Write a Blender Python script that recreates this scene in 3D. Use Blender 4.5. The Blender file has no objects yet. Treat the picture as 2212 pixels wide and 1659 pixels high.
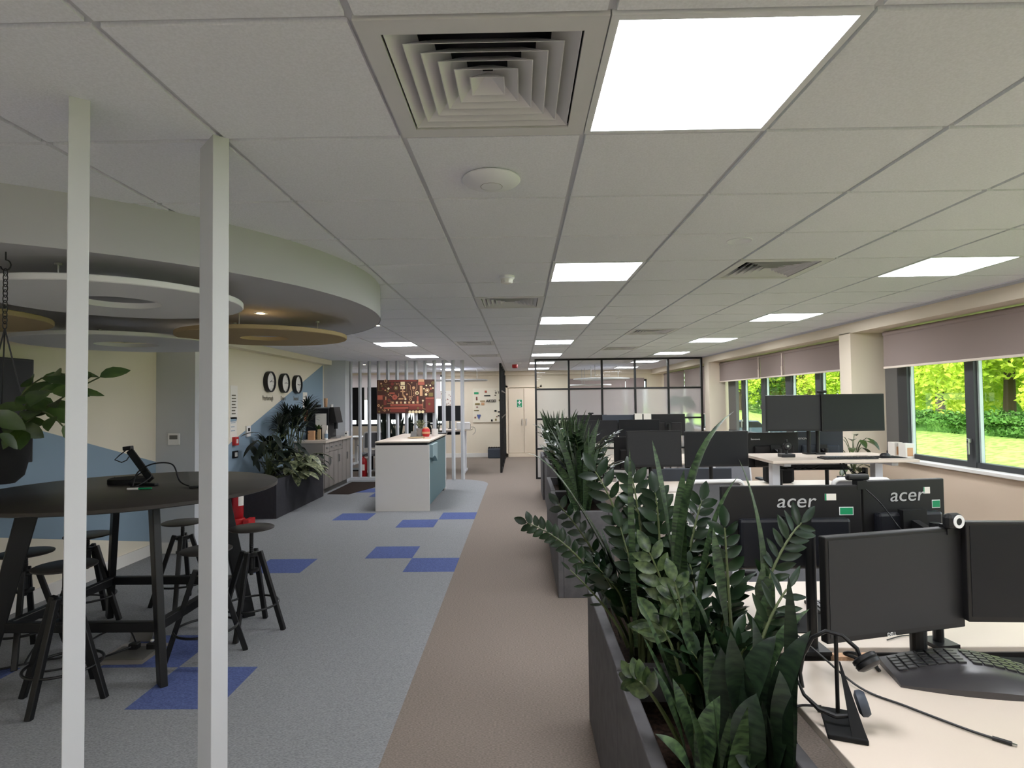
import bpy, math, random
from mathutils import Vector, Matrix

# ------------------------------------------------------------------ camera, world, sun, exposure
sc = bpy.context.scene
COL = sc.collection
F, YAW, PIT, ROL = 1256.4, -.0136, .0294, -.0117
H = 1.6425
cam_d = bpy.data.cameras.new('camera')
cam = bpy.data.objects.new('camera', cam_d)
COL.objects.link(cam)
cam_d.sensor_fit = 'HORIZONTAL'
cam_d.sensor_width = 36
cam_d.lens = F * 36 / 2212
cam_d.clip_start = .05
cam.matrix_world = (Matrix.Translation((0, 0, H)) @ Matrix.Rotation(-YAW, 4, 'Z') @ Matrix.Rotation(math.pi / 2 + PIT, 4, 'X')
                    @ Matrix.Rotation(ROL, 4, 'Z'))
sc.camera = cam

w = bpy.data.worlds.new('sky')
sc.world = w
w.use_nodes = True
nt = w.node_tree
bg = nt.nodes['Background']
sky = nt.nodes.new('ShaderNodeTexSky')
sky.sky_type = 'NISHITA'
sky.sun_disc = False
sky.sun_elevation = math.radians(48)
sky.sun_rotation = math.radians(250)
sky.air_density = 1.2
sky.dust_density = 3.0
mixn = nt.nodes.new('ShaderNodeMix')
mixn.data_type = 'RGBA'
mixn.inputs[0].default_value = .6
mixn.inputs[7].default_value = (5.2, 5.4, 5.6, 1)
nt.links.new(sky.outputs[0], mixn.inputs[6])
nt.links.new(mixn.outputs[2], bg.inputs[0])
bg.inputs[1].default_value = .8

sun_d = bpy.data.lights.new('sun', 'SUN')
sun = bpy.data.objects.new('sun', sun_d)
COL.objects.link(sun)
sun_d.energy = 5.0
sun_d.angle = .02
sun_d.color = (1, .95, .84)
sun.rotation_euler = Vector((.72, .30, -.50)).to_track_quat('-Z', 'Y').to_euler()

sc.view_settings.view_transform = 'Standard'
sc.view_settings.look = 'None'
sc.view_settings.gamma = 1
sc.view_settings.use_curve_mapping = False
sc.view_settings.exposure = -.06
PANEL = 31.0
sc.cycles.diffuse_bounces = 7
sc.cycles.caustics_reflective = False
sc.cycles.sample_clamp_indirect = 8
sc.cycles.transparent_max_bounces = 12
CZ = 2.5275
GX0, GY0 = .22, 1.309
rnd = random.Random(7)
pi = math.pi


# ------------------------------------------------------------------ materials
def lin(c):
    return tuple((x / 12.92 if x <= .04045 else ((x + .055) / 1.055) ** 2.4) for x in [v / 255 for v in c])


def mat(name, rgb, rough=.6, metal=0, spec=.5, noise=0, nscale=60, bump=0, emit=None, estr=0, rgb2=None, stretch=None, coat=0,
        trans=0, detail=3):
    m = bpy.data.materials.new(name)
    m.use_nodes = True
    t = m.node_tree
    b = t.nodes['Principled BSDF']
    c = lin(rgb)
    b.inputs['Base Color'].default_value = (*c, 1)
    b.inputs['Roughness'].default_value = rough
    b.inputs['Metallic'].default_value = metal
    b.inputs['Specular IOR Level'].default_value = spec
    b.inputs['Coat Weight'].default_value = coat
    if noise or bump or rgb2:
        tc = t.nodes.new('ShaderNodeTexCoord')
        mp = t.nodes.new('ShaderNodeMapping')
        if stretch:
            mp.inputs['Scale'].default_value = stretch
        n = t.nodes.new('ShaderNodeTexNoise')
        n.inputs['Scale'].default_value = nscale
        n.inputs['Detail'].default_value = detail
        t.links.new(tc.outputs['Object'], mp.inputs[0])
        t.links.new(mp.outputs[0], n.inputs['Vector'])
        if noise or rgb2:
            r = t.nodes.new('ShaderNodeValToRGB')
            r.color_ramp.elements[0].position = .35
            r.color_ramp.elements[1].position = .65
            if rgb2:
                r.color_ramp.elements[0].color = (*c, 1)
                r.color_ramp.elements[1].color = (*lin(rgb2), 1)
            else:
                r.color_ramp.elements[0].color = (*[x * (1 - noise) for x in c], 1)
                r.color_ramp.elements[1].color = (*[min(1, x * (1 + noise)) for x in c], 1)
            t.links.new(n.outputs[0], r.inputs[0])
            t.links.new(r.outputs[0], b.inputs['Base Color'])
        if bump:
            bp = t.nodes.new('ShaderNodeBump')
            bp.inputs['Strength'].default_value = bump
            bp.inputs['Distance'].default_value = .004
            t.links.new(n.outputs[0], bp.inputs['Height'])
            t.links.new(bp.outputs[0], b.inputs['Normal'])
    if emit:
        b.inputs['Emission Color'].default_value = (*lin(emit), 1)
        b.inputs['Emission Strength'].default_value = estr
    return m


M = {}
M['ceil'] = mat('ceiling_tile', (234, 235, 243), .95, spec=.1, noise=.04, nscale=140, bump=.25)
M['tbar'] = mat('ceiling_grid', (202, 203, 209), .7)
M['white_metal'] = mat('white_metal', (228, 229, 234), .5)
M['wall'] = mat('wall_paint', (226, 214, 194), .9, spec=.2, bump=.04, nscale=200)
M['cream'] = mat('cream_paint', (232, 223, 204), .9, spec=.2, bump=.04, nscale=200)
M['wallgrey'] = mat('pale_grey_paint', (196, 198, 201), .9, spec=.2)
M['wallwarm'] = mat('warm_white_paint', (216, 196, 174), .9, spec=.2)
M['blue'] = mat('blue_paint', (140, 160, 176), .9, spec=.2)
M['white'] = mat('white_trim', (232, 228, 222), .5)
M['c_grey'] = mat('grey_carpet', (142, 143, 145), 1, spec=.05, noise=.22, nscale=170, stretch=(.5, 1.4, 1), bump=.4)
M['c_tan'] = mat('taupe_carpet', (134, 123, 114), 1, spec=.05, noise=.22, nscale=170, stretch=(.5, 1.4, 1), bump=.4)
M['c_blue'] = mat('blue_carpet', (90, 102, 148), 1, spec=.05, noise=.26, nscale=170, stretch=(.5, 1.4, 1), bump=.4)
M['black'] = mat('black_plastic', (22, 22, 24), .45, spec=.4)
M['blackmatte'] = mat('matte_black', (26, 26, 27), .8, spec=.2)
M['blackmetal'] = mat('black_metal', (19, 19, 20), .42, spec=.4)
M['darkwood'] = mat('black_laminate', (54, 50, 46), .42, spec=.4, noise=.05, nscale=30)
M['screen'] = mat('dark_display', (42, 42, 44), .5, spec=.3)
M['screen2'] = mat('black_display', (21, 22, 26), .45, spec=.3)
M['bezel'] = mat('monitor_bezel', (27, 26, 27), .45, spec=.35)
M['greyback'] = mat('slate_plastic', (62, 68, 78), .5, spec=.35)
M['brownback'] = mat('charcoal_plastic', (33, 31, 31), .5, spec=.3)
M['brushed'] = mat('brushed_black', (27, 28, 33), .35, spec=.4, noise=.25, nscale=60, stretch=(1, 30, 30))
M['silver'] = mat('silver', (186, 186, 186), .3, metal=.9)
M['silvertext'] = mat('silver_lettering', (176, 176, 176), .4)
M['whitetext'] = mat('white_lettering', (235, 235, 235), .5)
M['greytext'] = mat('grey_lettering', (110, 104, 90), .8)
M['desk'] = mat('white_desktop', (212, 198, 183), .38, spec=.5)
M['deskedge'] = mat('white_laminate', (232, 228, 222), .5)
M['planter'] = mat('grey_fibre_planter', (86, 84, 86), .75, noise=.14, nscale=14, bump=.1)
M['planterd'] = mat('charcoal_planter', (48, 47, 52), .8, noise=.08, nscale=20)
M['soil'] = mat('soil', (40, 30, 24), 1, noise=.5, nscale=60, bump=1, spec=.1)
M['snake'] = mat('snake_leaf', (18, 31, 20), .42, spec=.35, rgb2=(62, 82, 50), nscale=13, stretch=(2.2, 2.2, 9), detail=2)
M['snaked'] = mat('dark_snake_leaf', (11, 22, 14), .45, spec=.3, rgb2=(30, 46, 28), nscale=10, stretch=(2, 2, 10), detail=2)
M['zz'] = mat('glossy_leaf', (15, 31, 17), .3, spec=.28, rgb2=(27, 46, 24), nscale=12)
M['zzglint'] = mat('painted_glint_leaf', (20, 38, 21), .3, spec=.35, rgb2=(74, 90, 54), nscale=44)  # paler blotches paint specular highlights into the leaf colour
M['stem'] = mat('plant_stem', (74, 84, 48), .5)
M['palm'] = mat('palm_leaf', (20, 31, 23), .5, spec=.3)
M['aglao'] = mat('silvery_leaf', (38, 56, 34), .4, rgb2=(160, 164, 126), nscale=30)
M['pothos'] = mat('bright_leaf', (36, 56, 22), .38, spec=.4, rgb2=(62, 82, 34), nscale=14)
M['red'] = mat('red_enamel', (176, 26, 34), .3, spec=.6)
M['redpl'] = mat('red_plastic', (190, 40, 42), .45)
M['blind'] = mat('taupe_blind', (146, 132, 126), .9, spec=.1, noise=.02, nscale=300)
M['blindbar'] = mat('blind_rail', (226, 212, 198), .5)
M['alu'] = mat('dark_window_frame', (52, 54, 56), .5)
M['aluedge'] = mat('window_edge', (206, 220, 216), .4)
M['greypanel'] = mat('grey_infill_panel', (104, 102, 98), .7)
M['drumside'] = mat('drum_side', (184, 184, 190), .9, spec=.1)
M['drumunder'] = mat('drum_underside', (190, 189, 194), .9, spec=.1)
M['raftw'] = mat('pale_raft', (226, 226, 228), .9, spec=.1)
M['raftb'] = mat('bronze_raft', (176, 156, 122), .9, spec=.1)
M['cab'] = mat('grey_cabinet', (142, 135, 129), .5)
M['teal'] = mat('teal_laminate', (92, 122, 128), .5)
M['teall'] = mat('pale_teal', (140, 166, 172), .5)
M['green'] = mat('green_sticker', (10, 140, 90), .5)
M['paper'] = mat('paper', (236, 230, 220), .8)
M['orange'] = mat('orange_paper', (226, 150, 104), .8)
M['artbg'] = mat('art_brown', (74, 40, 28), .6)
M['art1'] = mat('art_rust', (176, 92, 72), .6)
M['art2'] = mat('art_tan', (206, 158, 116), .6)
M['art3'] = mat('art_cream', (240, 220, 176), .6)
M['art4'] = mat('art_rosewood', (122, 54, 44), .6)
M['art5'] = mat('art_olive', (126, 110, 60), .6)
M['doorc'] = mat('cream_door', (226, 210, 188), .6)
M['mesh'] = mat('grey_mesh', (120, 120, 124), .85, noise=.1, nscale=400)
M['plastic_w'] = mat('white_plastic', (232, 230, 228), .45)
M['wood'] = mat('chipboard', (196, 156, 122), .8, noise=.2, nscale=120)
M['grass'] = mat('grass', (142, 172, 88), 1, noise=.35, nscale=6, spec=.05)
M['hedge'] = mat('hedge_leaf', (88, 128, 60), .9, rgb2=(60, 100, 40), nscale=3, spec=.1)
M['bark'] = mat('bark', (84, 70, 56), .95)
M['tarmac'] = mat('pale_tarmac', (170, 170, 172), .95)
M['car1'] = mat('car_paint', (70, 84, 100), .2, spec=.6)
M['mat_brown'] = mat('door_mat', (58, 50, 46), 1, noise=.2, nscale=200, spec=.05)
M['keycap'] = mat('keycap', (40, 40, 42), .3, spec=.7)
M['kbtop'] = mat('palm_rest', (52, 50, 52), .36, spec=.6)
M['duct'] = mat('duct_dark', (40, 42, 50), .9)
M['vent'] = mat('vent_white', (214, 213, 216), .5)
M['ground'] = M['grass']


def leafmat(name, a, b, c):
    m = bpy.data.materials.new(name)
    m.use_nodes = True
    t = m.node_tree
    p = t.nodes['Principled BSDF']
    p.inputs['Roughness'].default_value = .6
    n = t.nodes.new('ShaderNodeTexNoise')
    n.inputs['Scale'].default_value = 1.7
    g = t.nodes.new('ShaderNodeTexCoord')
    t.links.new(g.outputs['Object'], n.inputs['Vector'])
    r = t.nodes.new('ShaderNodeValToRGB')
    r.color_ramp.elements[0].position = .3
    r.color_ramp.elements[1].position = .7
    r.color_ramp.elements[0].color = (*lin(a), 1)
    r.color_ramp.elements[1].color = (*lin(b), 1)
    e = r.color_ramp.elements.new(.5)
    e.color = (*lin(c), 1)
    t.links.new(n.outputs[0], r.inputs[0])
    t.links.new(r.outputs[0], p.inputs['Base Color'])
    tr = t.nodes.new('ShaderNodeBsdfTranslucent')
    t.links.new(r.outputs[0], tr.inputs[0])
    mx = t.nodes.new('ShaderNodeMixShader')
    mx.inputs[0].default_value = .4
    t.links.new(p.outputs[0], mx.inputs[1])
    t.links.new(tr.outputs[0], mx.inputs[2])
    t.links.new(mx.outputs[0], t.nodes['Material Output'].inputs[0])
    return m


M['tree1'] = leafmat('spring_leaf', (176, 206, 60), (216, 226, 92), (196, 216, 72))
M['tree2'] = leafmat('green_leaf', (120, 168, 84), (158, 196, 100), (138, 182, 90))
M['tree3'] = leafmat('golden_leaf', (222, 200, 110), (240, 220, 140), (204, 210, 104))
M['backlit'] = leafmat('backlit_blind', (232, 224, 224), (238, 230, 230), (235, 227, 227))
M['softblind'] = leafmat('mauve_blind', (176, 160, 158), (180, 164, 162), (178, 162, 160))


def glassmat(name, kind):
    m = bpy.data.materials.new(name)
    m.use_nodes = True
    t = m.node_tree
    for x in list(t.nodes):
        if x.type != 'OUTPUT_MATERIAL':
            t.nodes.remove(x)
    out = [x for x in t.nodes if x.type == 'OUTPUT_MATERIAL'][0]
    mx = t.nodes.new('ShaderNodeMixShader')
    if kind == 'clear':
        a = t.nodes.new('ShaderNodeBsdfTransparent')
        a.inputs[0].default_value = (.95, .97, .96, 1)
        b = t.nodes.new('ShaderNodeBsdfGlossy')
        b.inputs['Roughness'].default_value = .02
        fr = t.nodes.new('ShaderNodeFresnel')
        fr.inputs[0].default_value = 1.35
        ge = t.nodes.new('ShaderNodeNewGeometry')
        iv = t.nodes.new('ShaderNodeMath')
        iv.operation = 'SUBTRACT'
        iv.inputs[0].default_value = 1
        mu = t.nodes.new('ShaderNodeMath')
        mu.operation = 'MULTIPLY'
        t.links.new(ge.outputs['Backfacing'], iv.inputs[1])
        t.links.new(iv.outputs[0], mu.inputs[0])
        t.links.new(fr.outputs[0], mu.inputs[1])
        t.links.new(mu.outputs[0], mx.inputs[0])
    else:
        a = t.nodes.new('ShaderNodeBsdfRefraction')
        a.inputs['Roughness'].default_value = .28
        a.inputs['IOR'].default_value = 1.12
        a.inputs[0].default_value = (.94, .95, .95, 1)
        b = t.nodes.new('ShaderNodeBsdfDiffuse')
        b.inputs[0].default_value = (.86, .86, .86, 1)
        mx.inputs[0].default_value = .2
    t.links.new(a.outputs[0], mx.inputs[1])
    t.links.new(b.outputs[0], mx.inputs[2])
    t.links.new(mx.outputs[0], out.inputs[0])
    return m


M['glass'] = glassmat('clear_glass', 'clear')
M['frost'] = glassmat('frosted_glass', 'frost')


def emat(name, rgb, s):
    m = bpy.data.materials.new(name)
    m.use_nodes = True
    t = m.node_tree
    b = t.nodes['Principled BSDF']
    b.inputs['Base Color'].default_value = (.8, .8, .8, 1)
    b.inputs['Emission Color'].default_value = (*lin(rgb), 1)
    b.inputs['Emission Strength'].default_value = s
    return m


M['panel'] = emat('lit_diffuser', (246, 248, 254), PANEL)
M['spot'] = emat('lit_bulb', (255, 236, 200), 60)


# ------------------------------------------------------------------ mesh helpers
class MB:
    def __init__(s):
        s.v = []
        s.f = []
        s.m = []
        s.cur = 0

    def add(s, vs, fs, T=None):
        o = len(s.v)
        for p in vs:
            p = Vector(p)
            if T is not None:
                p = T @ p
            s.v.append(tuple(p))
        for f in fs:
            s.f.append(tuple(i + o for i in f))
            s.m.append(s.cur)
        return s

    def box(s, x0, x1, y0, y1, z0, z1, T=None):
        vs = [(x0, y0, z0), (x1, y0, z0), (x1, y1, z0), (x0, y1, z0), (x0, y0, z1), (x1, y0, z1), (x1, y1, z1), (x0, y1, z1)]
        return s.add(vs, [(0, 3, 2, 1), (4, 5, 6, 7), (0, 1, 5, 4), (1, 2, 6, 5), (2, 3, 7, 6), (3, 0, 4, 7)], T)

    def beam(s, a, b, w_, d_, up=(0, 0, 1)):
        a = Vector(a)
        b = Vector(b)
        z = (b - a)
        L = z.length
        z.normalize()
        u = Vector(up)
        if abs(z.dot(u.normalized())) > .99:
            u = Vector((0, 1, 0))
        x = u.cross(z).normalized()
        y = z.cross(x)
        T = Matrix((x, y, z)).transposed().to_4x4()
        T.translation = a
        return s.box(-w_ / 2, w_ / 2, -d_ / 2, d_ / 2, 0, L, T)

    def prism(s, poly, z0, z1, T=None):
        n = len(poly)
        vs = [(x, y, z0) for x, y in poly] + [(x, y, z1) for x, y in poly]
        fs = [tuple(range(n - 1, -1, -1)), tuple(range(n, 2 * n))] + [(i, (i + 1) % n, n + (i + 1) % n, n + i) for i in range(n)]
        return s.add(vs, fs, T)

    def lathe(s, prof, n=24, T=None, cap=True):
        vs = []
        fs = []
        for r, z in prof:
            for k in range(n):
                a = 2 * pi * k / n
                vs.append((r * math.cos(a), r * math.sin(a), z))
        for j in range(len(prof) - 1):
            for k in range(n):
                k2 = (k + 1) % n
                fs.append((j * n + k, j * n + k2, (j + 1) * n + k2, (j + 1) * n + k))
        if cap:
            fs.append(tuple(range(n - 1, -1, -1)))
            fs.append(tuple((len(prof) - 1) * n + k for k in range(n)))
        return s.add(vs, fs, T)

    def disc(s, r, z, n=32, T=None):
        return s.add([(r * math.cos(2 * pi * k / n), r * math.sin(2 * pi * k / n), z) for k in range(n)], [tuple(range(n))], T)

    def cyl(s, a, b, r, n=16, r2=None):
        a = Vector(a)
        b = Vector(b)
        d = b - a
        T = d.to_track_quat('Z', 'Y').to_matrix().to_4x4()
        T.translation = a
        return s.lathe([(r, 0), (r if r2 is None else r2, d.length)], n, T)

    def tube(s, pts, r, n=8, closed=False):
        pts = [Vector(p) for p in pts]
        N = len(pts)
        vs = []
        fs = []
        prev = None
        for i, p in enumerate(pts):
            if closed:
                t = pts[(i + 1) % N] - pts[i - 1]
            else:
                t = pts[min(i + 1, N - 1)] - pts[max(i - 1, 0)]
            t.normalize()
            if prev is None:
                u = Vector((0, 0, 1)) if abs(t.z) < .9 else Vector((1, 0, 0))
                x = u.cross(t).normalized()
            else:
                x = (prev - t * prev.dot(t)).normalized()
            prev = x
            y = t.cross(x)
            rr = r[i] if isinstance(r, (list, tuple)) else r
            for k in range(n):
                a = 2 * pi * k / n
                vs.append(p + x * rr * math.cos(a) + y * rr * math.sin(a))
        R = N if closed else N - 1
        for j in range(R):
            j2 = (j + 1) % N
            for k in range(n):
                k2 = (k + 1) % n
                fs.append((j * n + k, j * n + k2, j2 * n + k2, j2 * n + k))
        if not closed:
            fs.append(tuple(range(n - 1, -1, -1)))
            fs.append(tuple((N - 1) * n + k for k in range(n)))
        return s.add(vs, fs)

    def ball(s, c, r, n=12, sz=1):
        prof = [(max(1e-4, r * math.sin(pi * j / 8)), -r * sz * math.cos(pi * j / 8)) for j in range(9)]
        return s.lathe(prof, n, Matrix.Translation(c))

    def obj(s, name, mats, parent=None, smooth=False, bevel=0, loc=None):
        me = bpy.data.meshes.new(name)
        me.from_pydata(s.v, [], s.f)
        if not isinstance(mats, (list, tuple)):
            mats = [mats]
        for m in mats:
            me.materials.append(M[m] if isinstance(m, str) else m)
        me.polygons.foreach_set('material_index', s.m)
        if smooth:
            me.polygons.foreach_set('use_smooth', [True] * len(s.f))
            try:
                me.set_sharp_from_angle(angle=.7)
            except Exception:
                pass
        me.update()
        o = bpy.data.objects.new(name, me)
        COL.objects.link(o)
        if parent is not None:
            o.parent = parent
        if loc is not None:
            o.location = loc
        if bevel:
            b = o.modifiers.new('bevel', 'BEVEL')
            b.width = bevel
            b.segments = 2
            b.limit_method = 'ANGLE'
            b.angle_limit = .6
        return o


def tag(o, label, cat, group=None, kind=None):
    o['label'] = label
    o['category'] = cat
    if group:
        o['group'] = group
    if kind:
        o['kind'] = kind
    return o


def thing(name, label, cat, loc=(0, 0, 0), rz=0, group=None):
    o = bpy.data.objects.new(name, None)
    o.empty_display_size = .1
    COL.objects.link(o)
    o.location = loc
    o.rotation_euler = (0, 0, rz)
    return tag(o, label, cat, group)


def struct(o):
    o['kind'] = 'structure'
    return o


def dup(root, loc, rz=0, label=None, group=None):
    r = root.copy()
    COL.objects.link(r)
    r.location = loc
    r.rotation_euler = (0, 0, rz)
    if label:
        r['label'] = label
    if group:
        r['group'] = group
    for ch in list(root.children):
        c = ch.copy()
        COL.objects.link(c)
        c.parent = r
        for g in list(ch.children):
            d = g.copy()
            COL.objects.link(d)
            d.parent = c
    return r


def text(name, s, size, m, parent=None, loc=(0, 0, 0), rot=(pi / 2, 0, 0), ext=.0008, sx=1, shear=0, bold=0):
    c = bpy.data.curves.new(name, 'FONT')
    c.body = s
    c.size = size
    c.extrude = ext
    c.align_x = 'CENTER'
    c.align_y = 'CENTER'
    c.shear = shear
    c.offset = bold
    c.materials.append(M[m])
    tmp = bpy.data.objects.new(name, c)
    COL.objects.link(tmp)
    bpy.context.view_layer.update()
    me = bpy.data.meshes.new_from_object(tmp.evaluated_get(bpy.context.evaluated_depsgraph_get()))
    bpy.data.objects.remove(tmp)
    bpy.data.curves.remove(c)
    me.name = name
    o = bpy.data.objects.new(name, me)
    COL.objects.link(o)
    o.location = loc
    o.rotation_euler = rot
    o.scale = (sx, 1, 1)
    if parent is not None:
        o.parent = parent
    return o


def P(u, v, y):
    """real-world point at depth y of a measured photo pixel (used once, to place things)"""
    U, V = u - 1106, v - 829.5
    cr, sr = math.cos(ROL), math.sin(ROL)
    a = (U * cr + V * sr) / F
    z2 = -(-U * sr + V * cr) / F
    cp, sp = math.cos(PIT), math.sin(PIT)
    yy, Z = cp - z2 * sp, sp + z2 * cp
    cy, sy = math.cos(YAW), math.sin(YAW)
    X, Y = a * cy + yy * sy, -a * sy + yy * cy
    t = y / Y
    return Vector((X * t, y, Z * t + H))


def bez(a, c, b, n=12):
    a, c, b = Vector(a), Vector(c), Vector(b)
    return [a * (1 - t) ** 2 + c * 2 * t * (1 - t) + b * t * t for t in [i / n for i in range(n + 1)]]

# ================================================================== THE ROOM
XL, XR = -4.07, 4.28          # left wall face, window plane
YB, YF = -1.6, 17.2
# floor: taupe base, grey zone with rounded end, blue tiles, all one mesh
fl = MB()
fl.box(-9, 4.4, YB - .1, YF + .1, -.1, 0)
fl.cur = 1
gp = [(XL, YB), (-.658, YB), (-.658, 11.6)]
for k in range(1, 9):
    a = k / 8 * pi / 2
    gp.append((-.658 - .75 * (1 - math.cos(a)), 11.6 + .75 * math.sin(a)))
gp += [(XL, 12.35)]
fl.prism(gp, 0, .0015)
fl.cur = 2
for c, r in [(-1, 10), (-2, 9), (-4, 10), (-2, 6), (-1, 5), (-4, 5), (-3, 0), (-4, 1), (-6, 0), (-5, 15), (-4, 14)]:
    x, y = -.658 + .5 * c, 3.162 + .5 * r
    fl.box(x, x + .5, y, y + .5, .0005, .0025)
struct(fl.obj('floor', ['c_tan', 'c_grey', 'c_blue']))

# ceiling: recessed grid plane with dropped tiles, holes where lights and vents sit
LIGHTS = [(0, 0), (0, 4), (0, 8), (0, 12), (0, 16), (0, 20), (0, 24), (4, 4), (4, 8), (4, 12), (4, 16), (4, 20), (4, 24),
          (-4, 12), (-4, 16), (-4, 20), (-4, 24), (4, 0), (0, -4), (4, -4), (-4, -4)]
VENTS = [(-1, 0), (-1, 6), (-2, 12), (-2, 16), (2, 4), (2, 10), (2, 14)]
skip = set(LIGHTS) | set(VENTS)
ce = MB()
ce.box(-9, XR + .1, YB - .1, YF + .1, CZ + .16, CZ + .25)
for i in range(-16, 7):
    for j in range(-5, 27):
        x, y = GX0 + .6 * i, GY0 + .6 * j
        if (i, j) in skip or x > 3.87 or y > YF or x < -9:
            continue
        x1 = min(x + .589, 3.87)
        ce.box(x + .011, x1, y + .011, min(y + .589, YF), CZ - .001, CZ + .02)
ce.cur = 1
for i in range(-15, 8):
    x = GX0 + .6 * i
    if x < 3.87:
        ce.box(x - .0145, x + .0145, YB, YF, CZ + .0105, CZ + .024)
for j in range(-4, 28):
    y = GY0 + .6 * j
    if y < YF:
        ce.box(-9, 3.87, y - .0145, y + .0145, CZ + .012, CZ + .022)
struct(ce.obj('ceiling', ['ceil', 'tbar']))

# walls
wl = MB()
wl.box(XL - .15, XL, YB, 12.3, 0, CZ + .16)
wl.box(XL, -3.9, 6.95, 12.0, 2.432, CZ)                 # bulkhead above the clock wall
wl.cur = 1
wl.prism([(0, 0)] * 0 or [(2.0, 2.227), (6.45, 1.012), (6.45, .13), (2.0, 1.266)], 0, .002,
         Matrix(((0, 0, 1, XL), (1, 0, 0, 0), (0, 1, 0, 0), (0, 0, 0, 1))))
wl.prism([(6.9, .675), (11.95, 2.432), (11.95, 0.0), (6.9, 0.0)], 0, .002,
         Matrix(((0, 0, 1, XL), (1, 0, 0, 0), (0, 1, 0, 0), (0, 0, 0, 1))))
struct(wl.obj('wall_left', ['cream', 'blue']))
b = MB()
b.box(XL, -3.63, 6.45, 6.95, 0, CZ + .01)
struct(b.obj('wall_left_pilaster', 'wallgrey'))
b = MB()
b.box(XL - .15, -3.62, 12.0, 12.3, 0, CZ + .01)
struct(b.obj('wall_left_return', 'wallgrey'))
b = MB()
b.box(XL, XL + .018, YB, 6.45, 0, .12)
b.box(XL, XL + .018, 6.95, 8.28, 0, .12)
b.box(XL, -3.612, 6.432, 6.45, 0, .12)
struct(b.obj('baseboard_left', 'white'))
b = MB()
b.box(-9.15, -9, 12.3, YF, 0, CZ + .16)
b.box(-9, XL - .15, 12.15, 12.3, 0, CZ + .16)
struct(b.obj('wall_back_left', 'wall'))
b = MB()
b.box(-9, XR + .1, YB - .15, YB, 0, CZ + .16)
struct(b.obj('wall_rear', 'wall'))
# far wall with two window openings
FW = [(-7.4, -2.3, .95, 2.45), (1.45, 3.75, .95, 2.25)]
b = MB()
xs = [-9, -7.4, -2.3, 1.45, 3.75, XR + .1]
for i in range(5):
    if i in (1, 3):
        z0, z1 = FW[0 if i == 1 else 1][2:]
        b.box(xs[i], xs[i + 1], YF, YF + .2, 0, z0)
        b.box(xs[i], xs[i + 1], YF, YF + .2, z1, CZ + .16)
    else:
        b.box(xs[i], xs[i + 1], YF, YF + .2, 0, CZ + .16)
b.box(-2.3, 3.87, YF - .12, YF, CZ - .12, CZ)
struct(b.obj('wall_far', 'wall'))
b = MB()
b.box(-9, -.45, YF - .02, YF, 0, .12)
struct(b.obj('baseboard_far', 'white'))

# right wall: under-sill wall, bulkhead, column, end pier
NEAR = (YB, 6.84)
FARW = (7.08, 11.95)
b = MB()
b.box(4.17, XR + .22, YB, YF, 0, .935)
b.cur = 1
b.box(3.87, XR + .22, YB, YF, 2.39, CZ + .16)
b.box(4.17, XR + .22, 12.05, 12.6, .93, 2.4)
b.box(4.17, XR + .22, 16.6, YF, .93, 2.4)
b.box(3.87, 4.2, 11.95, 12.25, 0, 2.4)
struct(b.obj('wall_right', ['wallwarm', 'wall']))
b = MB()
b.box(3.87, XR + .2, 6.84, 7.08, 0, 2.4)
struct(b.obj('wall_right_column', 'wall'))
b = MB()
for y0, y1 in ((YB, 6.84), (7.08, 11.95), (12.6, 16.6)):
    b.box(4.12, XR + .02, y0, y1, .935, .968)
struct(b.obj('trim_1', 'white', bevel=.004))
b = MB()
b.box(3.855, 3.872, YB, 12.3, CZ - .02, CZ + .0)
struct(b.obj('trim_2', 'tbar'))

# windows right wall
wn = [0]


def window(y0, y1, mulls, infill=None, handles=()):
    wn[0] += 1
    W = MB()
    W.cur = 0
    z0, z1 = .968, 2.39
    W.box(XR - .03, XR + .05, y0, y1, z0, z0 + .05)
    W.box(XR - .03, XR + .05, y0, y1, z1 - .05, z1)
    for (a, c) in mulls:
        W.box(XR - .035, XR + .05, a, c, z0, z1)
    W.cur = 1
    for (a, c) in mulls:                       # pale weather seal beside every mullion
        W.box(XR - .0, XR + .03, a - .022, a, z0 + .05, z1)
    if infill:
        W.cur = 2
        W.box(XR - .02, XR + .04, infill[0], infill[1], z0, z1)
    o = struct(W.obj('window_%d' % wn[0], ['alu', 'aluedge', 'greypanel']))
    g = MB()
    g.box(XR + .015, XR + .019, y0, y1, z0 + .03, z1 - .03)
    g.obj('pane', 'glass', o)
    for hy in handles:
        h = MB()
        h.box(XR - .075, XR - .035, hy - .012, hy + .012, 1.20, 1.24)
        h.box(XR - .075, XR - .06, hy - .011, hy + .011, 1.09, 1.22)
        h.obj('window_handle', 'silver', o, bevel=.003)
    return o


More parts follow.
